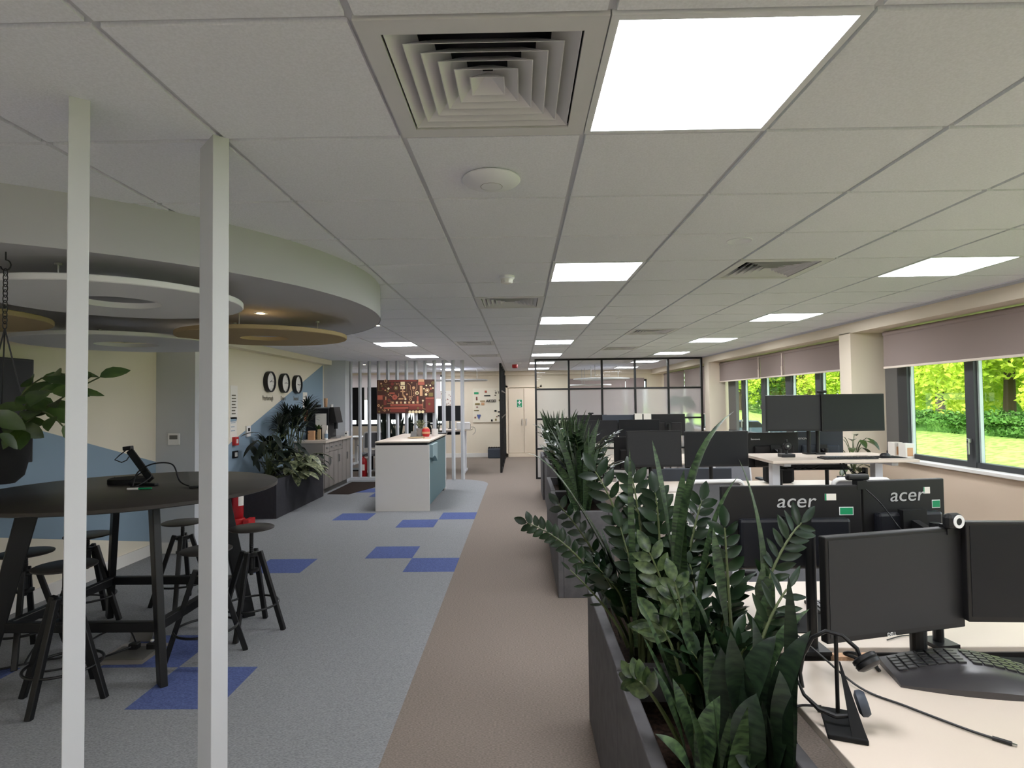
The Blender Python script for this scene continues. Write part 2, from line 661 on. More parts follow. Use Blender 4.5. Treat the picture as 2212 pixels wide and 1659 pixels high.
window(YB, 6.84, [(6.44, 6.60), (5.50, 5.61), (4.55, 4.66), (3.55, 3.66), (2.5, 2.61), (1.4, 1.51), (.3, .41), (-.8, -.69)], (6.60, 6.84), (5.55,))
window(7.08, 11.95, [(7.08, 7.2), (8.28, 8.42), (9.17, 9.36), (10.15, 10.30), (11.1, 11.215)], (11.55, 11.95), (11.15,))
window(12.6, 16.6, [(12.6, 12.7), (13.6, 13.72), (14.6, 14.72), (15.6, 15.72), (16.5, 16.6)])
for k, (x0, x1, z0, z1) in enumerate(FW):
    W = MB()
    W.box(x0, x1, YF + .05, YF + .12, z0, z0 + .06)
    W.box(x0, x1, YF + .05, YF + .12, z1 - .06, z1)
    n = 4 if k == 0 else 2
    for q in range(n + 1):
        x = x0 + (x1 - x0) * q / n
        W.box(max(x0, x - .03), min(x1, x + .03), YF + .05, YF + .12, z0, z1)
    wn[0] += 1
    o = struct(W.obj('window_%d' % wn[0], 'alu'))
    g = MB()
    g.box(x0, x1, YF + .08, YF + .084, z0, z1)
    g.obj('pane', 'glass', o)


# roller blinds
def blind(y0, y1, zb, label, chain=None, x=4.09):
    t = thing('roller_blind', label, 'blind', (x, (y0 + y1) / 2, 0), 0, 'taupe roller blinds at the windows')
    L = (y1 - y0) / 2
    b = MB()
    b.box(0, .003, -L, L, zb + .02, 2.34)
    b.obj('blind_fabric', 'blind', t)
    b = MB()
    b.cyl((.02, -L, 2.345), (.02, L, 2.345), .032, 16)
    b.obj('blind_roll', 'blind', t, smooth=True)
    b = MB()
    b.box(-.008, .014, -L, L, zb, zb + .024)
    b.obj('bottom_rail', 'blindbar', t, bevel=.004)
    if chain:
        b = MB()
        b.box(-.02, -.013, chain - .006, chain + .006, zb + .02, 2.34)
        b.cyl((-.016, chain, zb + .02), (-.016, chain, zb + .16), .014, 8)
        b.obj('pull_chain', 'blindbar', t)
    return t


blind(4.60, 6.58, 1.955, 'wide taupe roller blind over the near window on the right edge')
blind(2.6, 4.59, 1.955, 'taupe roller blind nearest the camera at the right edge')
blind(7.10, 9.035, 1.975, 'taupe roller blind right beside the pink column, far window bay')
blind(9.045, 9.935, 1.975, 'narrow taupe roller blind in the middle of the far window bay', -.40)
blind(9.945, 11.95, 1.975, 'taupe roller blind at the far left end of the window bay', -.97)
blind(12.62, 14.5, 1.3, 'taupe blind seen through the clear glass at the partition edge', -.9)
blind(14.55, 16.55, 1.3, 'taupe blind in the far corner behind the glass partition')
for (x0, x1, zb, lab) in ((1.46, 3.1, 1.0, 'mauve backlit blind on the far wall behind the glass partition'),
                          (3.11, 3.66, 1.0, 'narrow mauve blind on the far wall beside the corner'),
                          (-7.3, -2.35, 1.75, 'pale backlit blind behind the white slats')):
    t = thing('window_blind', lab, 'blind', ((x0 + x1) / 2, YF - .03, 0), 0, 'blinds on the far wall')
    b = MB()
    L = (x1 - x0) / 2
    b.box(-L, L, 0, .003, zb, 2.28 if x0 > 0 else 2.46)
    b.obj('blind_fabric', 'softblind' if x0 > 0 else 'backlit', t)
    b = MB()
    b.box(-L, L, -.008, .012, zb - .02, zb)
    b.obj('bottom_rail', 'blindbar', t)


# ------------------------------------------------------------------ ceiling fittings
def make_light():
    t = thing('ceiling_light', 'x', 'ceiling light', (0, 0, CZ), 0, 'square recessed ceiling light panels')
    b = MB()
    for (a, c, d, e) in ((-.298, .298, -.298, -.278), (-.298, .298, .278, .298), (-.298, -.278, -.278, .278), (.278, .298, -.278, .278)):
        b.box(a, c, d, e, -.003, .02)
    b.obj('light_frame', 'white_metal', t)
    b = MB()
    b.box(-.278, .278, -.278, .278, .001, .008)
    b.obj('diffuser', 'panel', t)
    return t


proto = None
ordn = ['first', 'second', 'third', 'fourth', 'fifth', 'sixth', 'seventh', 'eighth']
cnt = {0: 0, 4: 0, -4: 0}
for (i, j) in LIGHTS:
    loc = (GX0 + .6 * i + .3, GY0 + .6 * j + .3, CZ)
    if j < 0 or (i, j) == (4, 0):
        lab = {(4, 0): 'lit ceiling panel of the window-side row beyond the right picture edge', (0, -4): 'lit ceiling panel of the middle row behind the camera',
               (4, -4): 'lit ceiling panel of the window-side row behind the camera', (-4, -4): 'lit ceiling panel over the left zone behind the camera'}[(i, j)]
    else:
        n = cnt[i]
        cnt[i] += 1
        if i == 0:
            lab = 'large glowing ceiling panel beside the big square vent' if n == 0 else 'lit ceiling panel of the middle row, %s from the camera' % ordn[n]
        elif i == 4:
            lab = 'lit ceiling panel of the window-side row, %s from the camera' % ordn[n]
        else:
            lab = ['lit ceiling panel nearest the bronze ring over the kitchen', 'lit ceiling panel just in front of the white slats',
                   'lit ceiling panel seen through the slats, nearer one', 'lit ceiling panel seen through the slats, farther one'][n]
    if proto is None:
        proto = make_light()
        proto.location = loc
        proto['label'] = lab
    else:
        dup(proto, loc, 0, lab)


def make_vent():
    t = thing('ceiling_vent', 'x', 'air vent', (0, 0, CZ), 0, 'square louvred ceiling vents')
    b = MB()

    def ring(ro, ri, z, h):
        for (a, c, d, e) in ((-ro, ro, -ro, -ri), (-ro, ro, ri, ro), (-ro, -ri, -ri, ri), (ri, ro, -ri, ri)):
            b.box(a, c, d, e, z, z + h)
    ring(.298, .245, -.004, .014)
    b.obj('vent_frame', 'vent', t)
    b = MB()
    b.box(-.29, .29, -.29, .29, .13, .14)
    for (a, c, d, e) in ((-.285, .285, -.285, -.28), (-.285, .285, .28, .285), (-.285, -.28, -.28, .28), (.28, .285, -.28, .28)):
        b.box(a, c, d, e, .01, .14)
    b.obj('duct_box', 'duct', t)
    for k in range(6):
        b = MB()
        r0 = .240 - k * .0385
        r1 = r0 - .067 if k < 4 else (r0 - .07 if k == 4 else .0006)
        r1 = r1 if k < 5 else .0006
        z0, z1 = 0.0 - .004 * 0, .052
        z1 = .052 if k < 5 else .04
        if k == 5:
            r1 = .0006
        vs = []
        for r, z in ((r0, z0), (max(r1, .0006), z1), (max(r1 - .0015, .0003), z1), (r0 - .0025, z0)):
            vs += [(-r, -r, z), (r, -r, z), (r, r, z), (-r, r, z)]
        fs = []
        for j in range(4):
            j2 = (j + 1) % 4
            for q in range(4):
                q2 = (q + 1) % 4
                fs.append((j * 4 + q, j * 4 + q2, j2 * 4 + q2, j2 * 4 + q))
        b.add(vs, fs)
        b.obj('louvre', 'vent', t)
    return t


vl = ['big square louvred air vent at the top centre beside the large light', 'louvred vent beyond the smoke detector',
      'small vent over the kitchen counter aisle', 'small vent farthest away before the slats', 'dark louvred vent between middle and window rows, nearest',
      'louvred vent in the window-side half, middle distance', 'farthest louvred vent in the window-side half']
pv = None
for k, (i, j) in enumerate(VENTS):
    loc = (GX0 + .6 * i + .3, GY0 + .6 * j + .3, CZ)
    if pv is None:
        pv = make_vent()
        pv.location = loc
        pv['label'] = vl[0]
    else:
        dup(pv, loc, 0, vl[k])

t = thing('access_point', 'round white wireless access point on the ceiling below the big vent', 'access point', (-.103, 2.275, CZ))
b = MB()
b.lathe([(.098, 0), (.112, -.006), (.115, -.012), (.108, -.02), (.08, -.03), (.045, -.037), (.0435, -.0355), (.0415, -.0355), (.040, -.038), (.001, -.039)], 40)
b.obj('shell', 'white_metal', t, smooth=True)
b = MB()
b.lathe([(.0432, -.0368), (.0418, -.0372)], 40, cap=False)
b.obj('status_ring', 'greytext', t)
t = thing('smoke_detector', 'white smoke detector on the ceiling before the second vent', 'smoke detector', (-.083, 4.09, CZ))
b = MB()
b.lathe([(.054, 0), (.054, -.018), (.047, -.024)], 24)
b.obj('base', 'white_metal', t, smooth=True)
b = MB()
b.lathe([(.047, -.024), (.04, -.034), (.036, -.052), (.022, -.056), (.001, -.056)], 24)
for k in range(10):
    a = k * 2 * pi / 10
    b.box(.03, .043, -.003, .003, -.05, -.03, Matrix.Rotation(a, 4, 'Z'))
b.obj('sensor_head', 'plastic_w', t, smooth=True)
t = thing('fire_sounder', 'small red fire sounder on white base at the far ceiling', 'fire alarm', (-.11, 13.4, CZ))
b = MB()
b.lathe([(.16, 0), (.13, -.03), (.07, -.045)], 20)
b.obj('base', 'white_metal', t, smooth=True)
b = MB()
b.lathe([(.065, -.045), (.065, -.11), (.04, -.125)], 20)
b.obj('sounder', 'redpl', t, smooth=True)
tg = []
for (x, y, r, lab) in ((.42, 2.26, .12, 'faint round stain ring on the ceiling tile right of the access point'),):
    pass
for (x, y, r, lab) in ((1.98, 5.83, .0, ''),):
    pass
for (u, v, r, lab) in ((1597, 520, .07, 'thin disc drawing a faint round stain on the ceiling tile before the dark vent'),
                       (1360, 688, .15, 'round flush cover plate right of the middle row')):
    d = P(u, v, 3)
    tt = (CZ - H) / (d.z - H)
    b = MB()  # thin discs: the first stands in for a tile stain, the second is a cover
    b.lathe([(r, 0), (r, -.003), (r * .94, -.004), (r * .9, -.002), (.001, -.002)], 32)
    tag(b.obj('ceiling_disc', 'ceil', loc=(d.x * tt, 3 * tt, CZ), smooth=True), lab, 'speaker')

# big round drum and acoustic rafts
DC, DR, DZ = (-3.11, 4.03), 2.085, 2.29
poly = []
N = 128
for k in range(N):
    a = 2 * pi * k / N
    x, y = DC[0] + DR * math.cos(a), DC[1] + DR * math.sin(a)
    if x >= XL:
        poly.append((x, y))
# order so that it starts just above the wall cut
start = max(range(len(poly)), key=lambda q: ((poly[q][0] - poly[q - 1][0]) ** 2 + (poly[q][1] - poly[q - 1][1]) ** 2))
poly = poly[start:] + poly[:start]
s0, s1 = poly[0], poly[-1]
poly = [(XL, s0[1])] + poly + [(XL, s1[1])]
t = thing('ceiling_drum', 'huge round grey ceiling drum hanging over the black table', 'ceiling feature', (0, 0, CZ))
b = MB()
n = len(poly)
b.add([(x, y, DZ - CZ) for x, y in poly] + [(x, y, .003) for x, y in poly],
      [(i, (i + 1) % n, n + (i + 1) % n, n + i) for i in range(n)])
b.obj('drum_side', 'drumside', t, smooth=True)
b = MB()
cx, cy = DC
inner = [(cx + (x - cx) * .998, cy + (y - cy) * .998) for x, y in poly]
b.prism(inner, DZ - CZ + .002, DZ - CZ + .02)
b.obj('drum_underside', 'drumunder', t)


def raft(x, y, z, r, rh, m, label):
    t = thing('acoustic_raft', label, 'acoustic raft', (x, y, z), 0, 'round ring shaped rafts under the drum')
    b = MB()
    b.lathe([(rh, 0), (r - .004, 0), (r, .004), (r, .026), (r - .004, .03), (rh, .03), (rh, 0)], 72, cap=False)
    b.obj('ring', m, t, smooth=True)
    for k in range(3):
        a = k * 2 * pi / 3 + .5
        q = (r + rh) / 2
        b = MB()
        b.cyl((q * math.cos(a), q * math.sin(a), .03), (q * math.cos(a), q * math.sin(a), DZ - z), .004, 6)
        b.cyl((q * math.cos(a), q * math.sin(a), DZ - z - .01), (q * math.cos(a), q * math.sin(a), DZ - z), .016, 10)
        b.obj('hanger', 'silver', t)
    return t


raft(-2.07, 2.97, 2.175, .585, .19, 'raftw', 'large pale grey ring raft nearest the camera')
raft(-3.14, 4.6, 2.13, .73, .22, 'raftw', 'pale grey ring raft hanging deeper in over the wall side')
raft(-1.93, 4.37, 2.14, .60, .17, 'raftb', 'bronze ring raft at the right under the drum')
raft(-3.30, 3.12, 2.13, .60, .17, 'raftb', 'bronze ring raft cut by the left picture edge')


def spot(x, y, z, lab):
    t = thing('downlight', lab, 'downlight', (x, y, z), 0, 'small bright downlights')
    b = MB()
    b.lathe([(.028, -.002), (.045, -.006), (.045, 0), (.028, .0)], 24, cap=False)
    b.obj('bezel', 'white_metal', t, smooth=True)
    b = MB()
    b.disc(.028, -.003, 24)
    b.obj('bulb', 'spot', t)
    return t


spot(-1.84, 4.10, DZ, 'bright downlight in the drum underside between the pale and bronze rings')
spot(-2.6, 4.9, DZ, 'downlight half hidden above the deeper pale ring')
spot(-1.63, 6.62, CZ, 'small bright downlight in the ceiling at the right rim of the drum')
spot(-3.4, 6.35, CZ - .0, 'downlight in the ceiling before the pilaster')
spot(-3.6, 13.4, CZ, 'bright downlight seen through the leftmost slat gap')
for x, y in ((-1.95, 3.28),):
    pass


# pendant discs in the far rooms
def pend(x, y, z, r, lab):
    t = thing('pendant_disc', lab, 'pendant', (x, y, z), 0, 'suspended discs in the far rooms')
    b = MB()
    b.lathe([(r * .3, 0), (r, 0), (r, .03), (r * .3, .03), (r * .3, 0)], 48, cap=False)
    b.obj('ring', 'raftw', t, smooth=True)
    for a in (0, 2.1, 4.2):
        b = MB()
        b.cyl((.6 * r * math.cos(a), .6 * r * math.sin(a), .03), (.6 * r * math.cos(a), .6 * r * math.sin(a), CZ - z), .006, 6)
        b.obj('hanger', 'silver', t)


pend(2.1, 15.0, 2.17, .72, 'pale disc pendant nearest behind the glass partition')
pend(1.95, 16.3, 2.05, .6, 'lower pale disc pendant deeper behind the glass partition')
pend(-1.55, 15.3, 2.19, .7, 'thin grey disc pendant beyond the slats before the message board')

# ------------------------------------------------------------------ two timber fins in the foreground
for (x, y, ang, lab) in ((-1.274, 1.613, 128.5, 'leftmost tall white timber fin in the foreground, floor to ceiling'),
                         (-.994, 1.864, 134, 'second tall white timber fin, to the right of the leftmost fin')):
    b = MB()
    b.box(0, .145, -.0505, 0, 0, CZ, Matrix.Rotation(math.radians(ang), 4, 'Z'))
    o = b.obj('timber_fin', 'wallgrey', bevel=.002, loc=(x, y, 0))
    tag(o, lab, 'timber fin', 'tall timber fins in the foreground')

# slat screen
st = thing('slat_screen', 'row of slim white floor to ceiling slats behind the kitchen island', 'slat screen', (0, 12.35, 0))
b = MB()
b.box(-3.62, -2.0, -.06, .06, 0, .07)
b.obj('bottom_rail', 'wallgrey', st, bevel=.003)
for k in range(13):
    x = -3.608 + .1985 * k
    b = MB()
    b.box(-.045, .045, -.02, .02, .07 if x < -2 else 0, CZ, Matrix.Translation((x, 0, 0)) @ Matrix.Rotation(math.radians(128), 4, 'Z'))
    b.obj('slat', 'wallgrey', st)

# glass partition 1 (facing us)
gt = thing('glass_partition', 'black framed glass partition with frosted lower panes facing the camera', 'glass partition', (0, 12.3, 0))
X0, PW = .335, .698
b = MB()
for k in range(6):
    x = X0 + PW * k
    b.box(x - .02, x + .02, -.025, .025, 0, 2.52)
for z in (.015, .63, 1.255, 1.885, 2.505):
    b.box(X0, X0 + 5 * PW, -.022, .022, z - .018, z + .018)
b.obj('frame', 'blackmetal', gt)
zz = [.015, .63, 1.255, 1.885, 2.505]
for k in range(5):
    for q in range(4):
        b = MB()
        b.box(X0 + PW * k + .02, X0 + PW * (k + 1) - .02, -.004, .004, zz[q] + .018, zz[q + 1] - .018)
        o = b.obj('pane', 'glass' if q == 3 else 'frost', gt)
        if q < 3:
            o['label'] = 'frosted pane'
# glass partition 2 (edge on)
gt = thing('glass_partition', 'narrow glass partition seen edge-on beside the message board wall', 'glass partition', (-.45, 0, 0))
b = MB()
ys = [13.43, 14.37, 15.31, 16.25, 17.17]
for y in ys:
    b.box(-.025, .025, y - .02, y + .02, 0, 2.52)
for z in (.015, 1.255, 1.885, 2.505):
    b.box(-.022, .022, 13.43, 17.17, z - .018, z + .018)
b.obj('frame', 'blackmetal', gt)
for k in range(4):
    b = MB()
    b.box(-.004, .004, ys[k] + .02, ys[k + 1] - .02, .03, 2.49)
    b.obj('pane', 'glass', gt)
    b = MB()
    b.box(-.006, -.005, ys[k] + .02, ys[k + 1] - .02, 1.0, 1.06)
    b.obj('frosted_band', 'paper', gt)

# far wall double cupboard door
for k, x in enumerate((-.12, .34)):
    b = MB()
    b.box(x - .225, x + .225, YF - .05, YF - .01, .12, 2.02)
    o = struct(b.obj('door_%d' % (k + 1), 'doorc', bevel=.004))
    h = MB()
    hx = x + (.17 if k == 0 else -.17)
    h.cyl((hx, YF - .09, .92), (hx, YF - .09, 1.12), .01, 8)
    h.box(hx - .006, hx + .006, YF - .09, YF - .05, .93, .95)
    h.box(hx - .006, hx + .006, YF - .09, YF - .05, 1.09, 1.11)
    h.obj('door_handle', 'silver', o)
b = MB()
b.box(-.42, -.36, YF - .07, YF, .0, 2.1)
b.box(.58, .64, YF - .07, YF, .0, 2.1)
b.box(-.42, .64, YF - .07, YF, 2.04, 2.1)
b.box(-.42, .64, YF - .07, YF, 0, .11)
struct(b.obj('trim_3', 'doorc', bevel=.003))
t = thing('first_aid_sign', 'small green first aid sign with white cross on cream doors', 'sign', (-.02, YF - .052, 1.57))
b = MB()
b.box(-.085, .085, -.002, .001, -.12, .12)
b.obj('panel', 'whitetext', t)
b = MB()
b.box(-.075, .075, -.004, -.001, -.11, .11)
b.obj('green_field', 'green', t)
b = MB()
b.box(-.017, .017, -.006, -.003, -.03, .085)
b.box(-.055, .055, -.006, -.003, .01, .045)
b.box(-.05, .05, -.006, -.003, -.08, -.07)
b.box(-.04, .04, -.006, -.003, -.095, -.088)
b.obj('white_cross', 'whitetext', t)

# ================================================================== LEFT ZONE
TC = (-2.665, 3.98)
t = thing('bar_table', 'large round black high table with splayed legs at left', 'table', (TC[0], TC[1], 0))
b = MB()
b.lathe([(.905, 1.052), (.92, 1.058), (.92, 1.078), (.917, 1.08), (.001, 1.08)], 96)
b.obj('tabletop', 'darkwood', t, smooth=True)
for sx, sy in ((1, -1), (1, 1), (-1, 1), (-1, -1)):
    b = MB()
    r = Vector((sx, sy, 0)).normalized()
    p = Vector((sy, -sx, 0)).normalized()
    top, foot = Vector((sx * .385, sy * .385, 1.055)), Vector((sx * .545, sy * .545, 0))
    vs = []
    for c, wd in ((foot, .045), (top, .058)):
        for a, q in ((-1, -1), (1, -1), (1, 1), (-1, 1)):
            vs.append(c + r * a * wd + p * q * .021)
    b.add(vs, [(0, 3, 2, 1), (4, 5, 6, 7), (0, 1, 5, 4), (1, 2, 6, 5), (2, 3, 7, 6), (3, 0, 4, 7)])
    b.obj('leg', 'blackmetal', t, bevel=.006)
for a, c in (((-.46, -.46), (.46, -.46)), ((-.46, .46), (.46, .46)), ((-.46, -.46), (-.46, .46)), ((.46, -.46), (.46, .46))):
    b = MB()
    b.beam((a[0], a[1], .31), (c[0], c[1], .31), .045, .06)
    b.obj('stretcher', 'blackmetal', t, bevel=.006)
b = MB()
b.ball((.5, -.57, .27), .011, 10)
b.obj('leg_bolt', 'silver', t)
b = MB()
b.beam((-.42, -.42, 1.03), (.42, .42, 1.03), .05, .03)
b.beam((-.42, .42, 1.03), (.42, -.42, 1.03), .05, .03)
b.obj('top_bracket', 'blackmetal', t)


def make_stool(x, y, hz, rz, label):
    t = thing('bar_stool', label, 'stool', (x, y, 0), rz, 'black round-seat bar stools around the high table')
    b = MB()
    b.lathe([(.14, hz - .016), (.155, hz - .012), (.157, hz - .004), (.15, hz), (.001, hz)], 40)
    b.obj('seat', 'darkwood', t, smooth=True)
    b = MB()
    b.cyl((0, 0, .40), (0, 0, hz - .014), .0135, 14)
    z = .42
    for k in range(14):
        z = .43 + k * .014
        if z < hz - .04:
            b.lathe([(.0135, z), (.0155, z + .004), (.0135, z + .008)], 14, cap=False)
    b.lathe([(.03, hz - .022), (.045, hz - .014)], 16)
    b.obj('seat_post', 'blackmetal', t, smooth=True)
    b = MB()
    b.lathe([(.05, .535), (.055, .54), (.055, .556), (.05, .56), (.02, .56)], 20)
    b.cyl((0, 0, .43), (0, 0, .55), .024, 14)
    b.lathe([(.042, .42), (.05, .425), (.05, .44), (.02, .445), (.012, .40), (.001, .395)], 20)
    b.obj('hub', 'blackmetal', t, smooth=True)
    for k in range(4):
        a = k * pi / 2
        d = Vector((math.cos(a), math.sin(a), 0))
        b = MB()
        b.beam(d * .062 + Vector((0, 0, .57)), d * .235, .032, .032, up=(-math.sin(a), math.cos(a), 0.001))
        b.obj('leg', 'blackmetal', t, bevel=.004)
    b = MB()
    b.tube([(.185 * math.cos(q * pi / 20), .185 * math.sin(q * pi / 20), .19) for q in range(40)], .008, 8, closed=True)
    b.obj('foot_ring', 'blackmetal', t, smooth=True)
    return t


make_stool(-1.975, 4.255, .745, 0, 'black bar stool right of the table, seat fully in view beside the white fin')
make_stool(-2.065, 3.81, .70, .47, 'black bar stool half hidden behind the second white fin')
make_stool(-2.80, 4.80, .68, .3, 'far black bar stool before the pilaster, behind the table')
make_stool(-3.33, 4.45, .66, .1, 'black bar stool far side of the table before the blue wall paint')
make_stool(-3.28, 3.83, .685, .5, 'black bar stool at the left picture edge beside the broad table leg')
make_stool(-2.59, 3.29, .745, 0, 'nearest black bar stool behind the leftmost white fin')

# things on the table
TZ = 1.08
t = thing('laptop_stand', 'tilted black tablet stand with camera on the high table', 'stand', (-2.78, 4.22, TZ), 0)
b = MB()
b.lathe([(.13, 0), (.13, .03), (.125, .036), (.001, .036)], 32, Matrix.Translation((-.08, 0, 0)))
b.obj('base', 'blackmatte', t, smooth=True)
b = MB()
b.beam((.1, -.02, .02), (-.09, .02, .235), .05, .02, up=(0, 1, 0))
b.obj('arm', 'blackmetal', t, bevel=.004)
b = MB()
b.box(-.03, .03, -.02, .02, -.015, .015, Matrix.Translation((-.10, .02, .25)) @ Matrix.Rotation(-.1, 4, 'Y'))
b.obj('camera_head', 'black', t, bevel=.005)
b = MB()
b.tube([(-.11, .02, .24), (-.15, .0, .2), (-.17, -.02, .17), (-.12, -.02, .15), (-.09, -.01, .165), (-.08, 0, .19)], .004, 6)
b.obj('handle_loop', 'blackmetal', t, smooth=True)


def cable(name, pts, r, m, label, cat='cable', group=None):
    # catmull-rom through the points
    pts = [Vector(p) for p in pts]
    q = []
    for i in range(len(pts) - 1):
        p0, p1, p2, p3 = pts[max(i - 1, 0)], pts[i], pts[i + 1], pts[min(i + 2, len(pts) - 1)]
        for k in range(8):
            t_ = k / 8
            q.append(.5 * ((2 * p1) + (p2 - p0) * t_ + (2 * p0 - 5 * p1 + 4 * p2 - p3) * t_ ** 2 + (3 * p1 - p0 - 3 * p2 + p3) * t_ ** 3))
    q.append(pts[-1])
    b = MB()
    b.tube(q, r, 7)
    o = b.obj(name, m, smooth=True)
    if label:
        tag(o, label, cat, group)
    return o


cable('table_cable', [(-3.02, 4.3, TZ + .03), (-2.93, 4.2, TZ + .008), (-2.8, 4.12, TZ + .02), (-2.70, 4.14, TZ + .09), (-2.62, 4.1, TZ + .06), (-2.66, 4.02, TZ + .008),
                      (-2.7, 4.0, TZ + .006)], .0045, 'black', 'short black cable looped against the tablet stand')
cable('power_cable', [(-2.67, 3.98, TZ + .01), (-2.66, 4.02, TZ + .1), (-2.56, 4.03, TZ + .155), (-2.42, 4.02, TZ + .15), (-2.35, 3.99, TZ + .04), (-2.26, 3.96, TZ + .006), (-2.16, 3.9, TZ + .006)],
      .0048, 'black', 'black power cable arching high over the round table')
t = thing('pen', 'white and green pen on the round black table', 'pen', (-2.54, 3.86, TZ), .1)
b = MB()
b.cyl((-.08, 0, .008), (-.01, 0, .008), .008, 8)
b.obj('cap', 'plastic_w', t)
b = MB()
b.cyl((-.01, 0, .008), (.07, .01, .008), .006, 8)
b.obj('barrel', 'green', t)
t = thing('computer_mouse', 'black plug adapter block on the right of the round table', 'adapter', (-2.2, 3.93, TZ), .5)
b = MB()
b.box(-.045, .045, -.018, .018, 0, .016)
b.obj('body', 'black', t, bevel=.005)
t.name = 'adapter_block'
t = thing('remote_control', 'flat black remote control beside the tablet stand', 'remote', (-2.66, 4.08, TZ), -.2)
b = MB()
b.box(-.11, .11, -.018, .018, 0, .016)
b.obj('body', 'black', t, bevel=.004)

# floor box with plugs and cables
t = thing('floor_box', 'open grey floor socket box under the round table', 'floor box', (-2.58, 3.86, 0), .02)
b = MB()
b.box(-.16, .16, -.16, .16, .0, .006)
b.obj('box_frame', 'cab', t)
b = MB()
b.box(-.15, .0, .17, .19, 0, .17, Matrix.Rotation(-.5, 4, 'X'))
b.box(-.13, .13, -.10, .1, .006, .012)
b.obj('box_lid', 'greypanel', t)
for k, x in enumerate((-.03, .09)):
    b = MB()
    b.box(x - .03, x + .03, .04, .09, .006, .05)
    b.obj('plug', 'black', t, bevel=.008)
cable('floor_cable', [(-2.6, 3.93, .04), (-2.72, 4.0, .12), (-2.85, 3.95, .10), (-2.98, 3.8, .02), (-3.1, 3.75, .01), (-3.3, 3.6, .01)], .006, 'black',
      'black cable looping from the floor box under the table')
cable('floor_cable', [(-2.62, 3.9, .03), (-2.8, 3.7, .008), (-3.0, 3.6, .008), (-3.2, 3.75, .008), (-3.1, 4.0, .3), (-2.95, 4.1, .31)], .006, 'black',
      'black cable climbing from the floor to the table stretcher')

# television on the left wall
t = thing('television', 'large black wall television at the left picture edge', 'television', (XL, 4.0, 1.62))
b = MB()
b.box(.03, .07, -.73, .73, -.43, .41)
b.obj('housing', 'black', t, bevel=.006)
b = MB()
b.box(.069, .072, -.71, .71, -.41, .39)
b.obj('display', 'screen2', t)
b = MB()
b.box(0, .03, -.2, .2, -.15, .15)
b.obj('wall_bracket', 'blackmetal', t)


# ------------------------------------------------------------------ leaf shapes
def blade(b, path, wmax, prof=None, fold=.25, side=None, lift=0):
    """a long leaf along path; prof(t) = width factor"""
    n = len(path) - 1
    vs, fs = [], []
    prof = prof or (lambda t_: min(1, .55 + 1.1 * t_) * (1 - max(0, (t_ - .55) / .45) ** 1.7))
    for i, p in enumerate(path):
        tg_ = (path[min(i + 1, n)] - path[max(i - 1, 0)]).normalized()
        s_ = Vector(side) if side is not None else tg_.cross(Vector((0, 0, 1)))
        if s_.length < .05:
            s_ = Vector((1, 0, 0))
        s_ = (s_ - tg_ * s_.dot(tg_)).normalized()
        nn = s_.cross(tg_)
        w_ = wmax * max(.012, prof(i / n)) / 2
        vs += [p - s_ * w_ + nn * w_ * fold, p, p + s_ * w_ + nn * w_ * fold]
    for i in range(n):
        for k in range(2):
            a = i * 3 + k
            fs.append((a, a + 1, a + 4, a + 3))
    b.add(vs, fs)


def oval(b, p, d, L, W, nrm=(0, 0, 1), fold=.22, droop=.12):
    d = Vector(d).normalized()
    nrm = Vector(nrm)
    s_ = d.cross(nrm)
    if s_.length < .05:
        s_ = d.cross(Vector((1, 0, 0)))
    s_.normalize()
    nn = s_.cross(d)
    vs, fs = [Vector(p)], []
    ks = [(.12, .55), (.32, .95), (.55, 1.0), (.78, .68), (.92, .3)]
    for q, w_ in ks:
        c = Vector(p) + d * L * q - nn * droop * L * q * q
        hw = W * w_ / 2
        vs += [c - s_ * hw + nn * hw * fold, c, c + s_ * hw + nn * hw * fold]
    vs.append(Vector(p) + d * L - nn * droop * L)
    fs = [(0, 2, 1), (0, 3, 2)]
    for i in range(4):
        a = 1 + i * 3
        fs += [(a, a + 1, a + 4, a + 3), (a + 1, a + 2, a + 5, a + 4)]
    a = 13
    fs += [(a, a + 1, 16), (a + 1, a + 2, 16)]
    b.add(vs, fs)


def zz_frond(bl, bs, base, ctrl, tip, nl=9, L=.085, W=.035, r0=.008, start=.3, face=None):
    path = bez(base, ctrl, tip, 14)
    bs.tube(path, [r0 * (1 - .65 * i / 14) for i in range(15)], 6)
    for k in range(nl):
        t_ = start + (1 - start) * (k + .4) / nl
        f = t_ * 14
        i = min(13, int(f))
        p = path[i].lerp(path[i + 1], f - i)
        tn = (path[i + 1] - path[i]).normalized()
        up = Vector((0, 0, 1)) if abs(tn.z) < .8 else Vector((rnd.uniform(-1, 1), rnd.uniform(-1, 1), .3)).normalized()
        if face is not None:
            up = Vector(face).normalized()
        sd = tn.cross(up).normalized()
        for sg in (-1, 1):
            dd = (sd * sg * 1.0 + tn * .75 + Vector((0, 0, rnd.uniform(-.1, .35) if face is None else 0))).normalized()
            sc_ = (1 - .25 * abs(t_ - .6)) * rnd.uniform(.85, 1.1)
            oval(bl, p, dd, L * sc_, W * sc_, nrm=(sd.cross(tn) if face is None else Vector(face)) + Vector((rnd.uniform(-.5, .5), rnd.uniform(-.4, .4), rnd.uniform(-.1, .3))))
    oval(bl, path[-1], (path[-1] - path[-2]), L, W, nrm=(0, 0, 1) if face is None else face)


def plant(name, label, cat, x, y, z, group):
    return thing(name, label, cat, (x, y, z), 0, group)


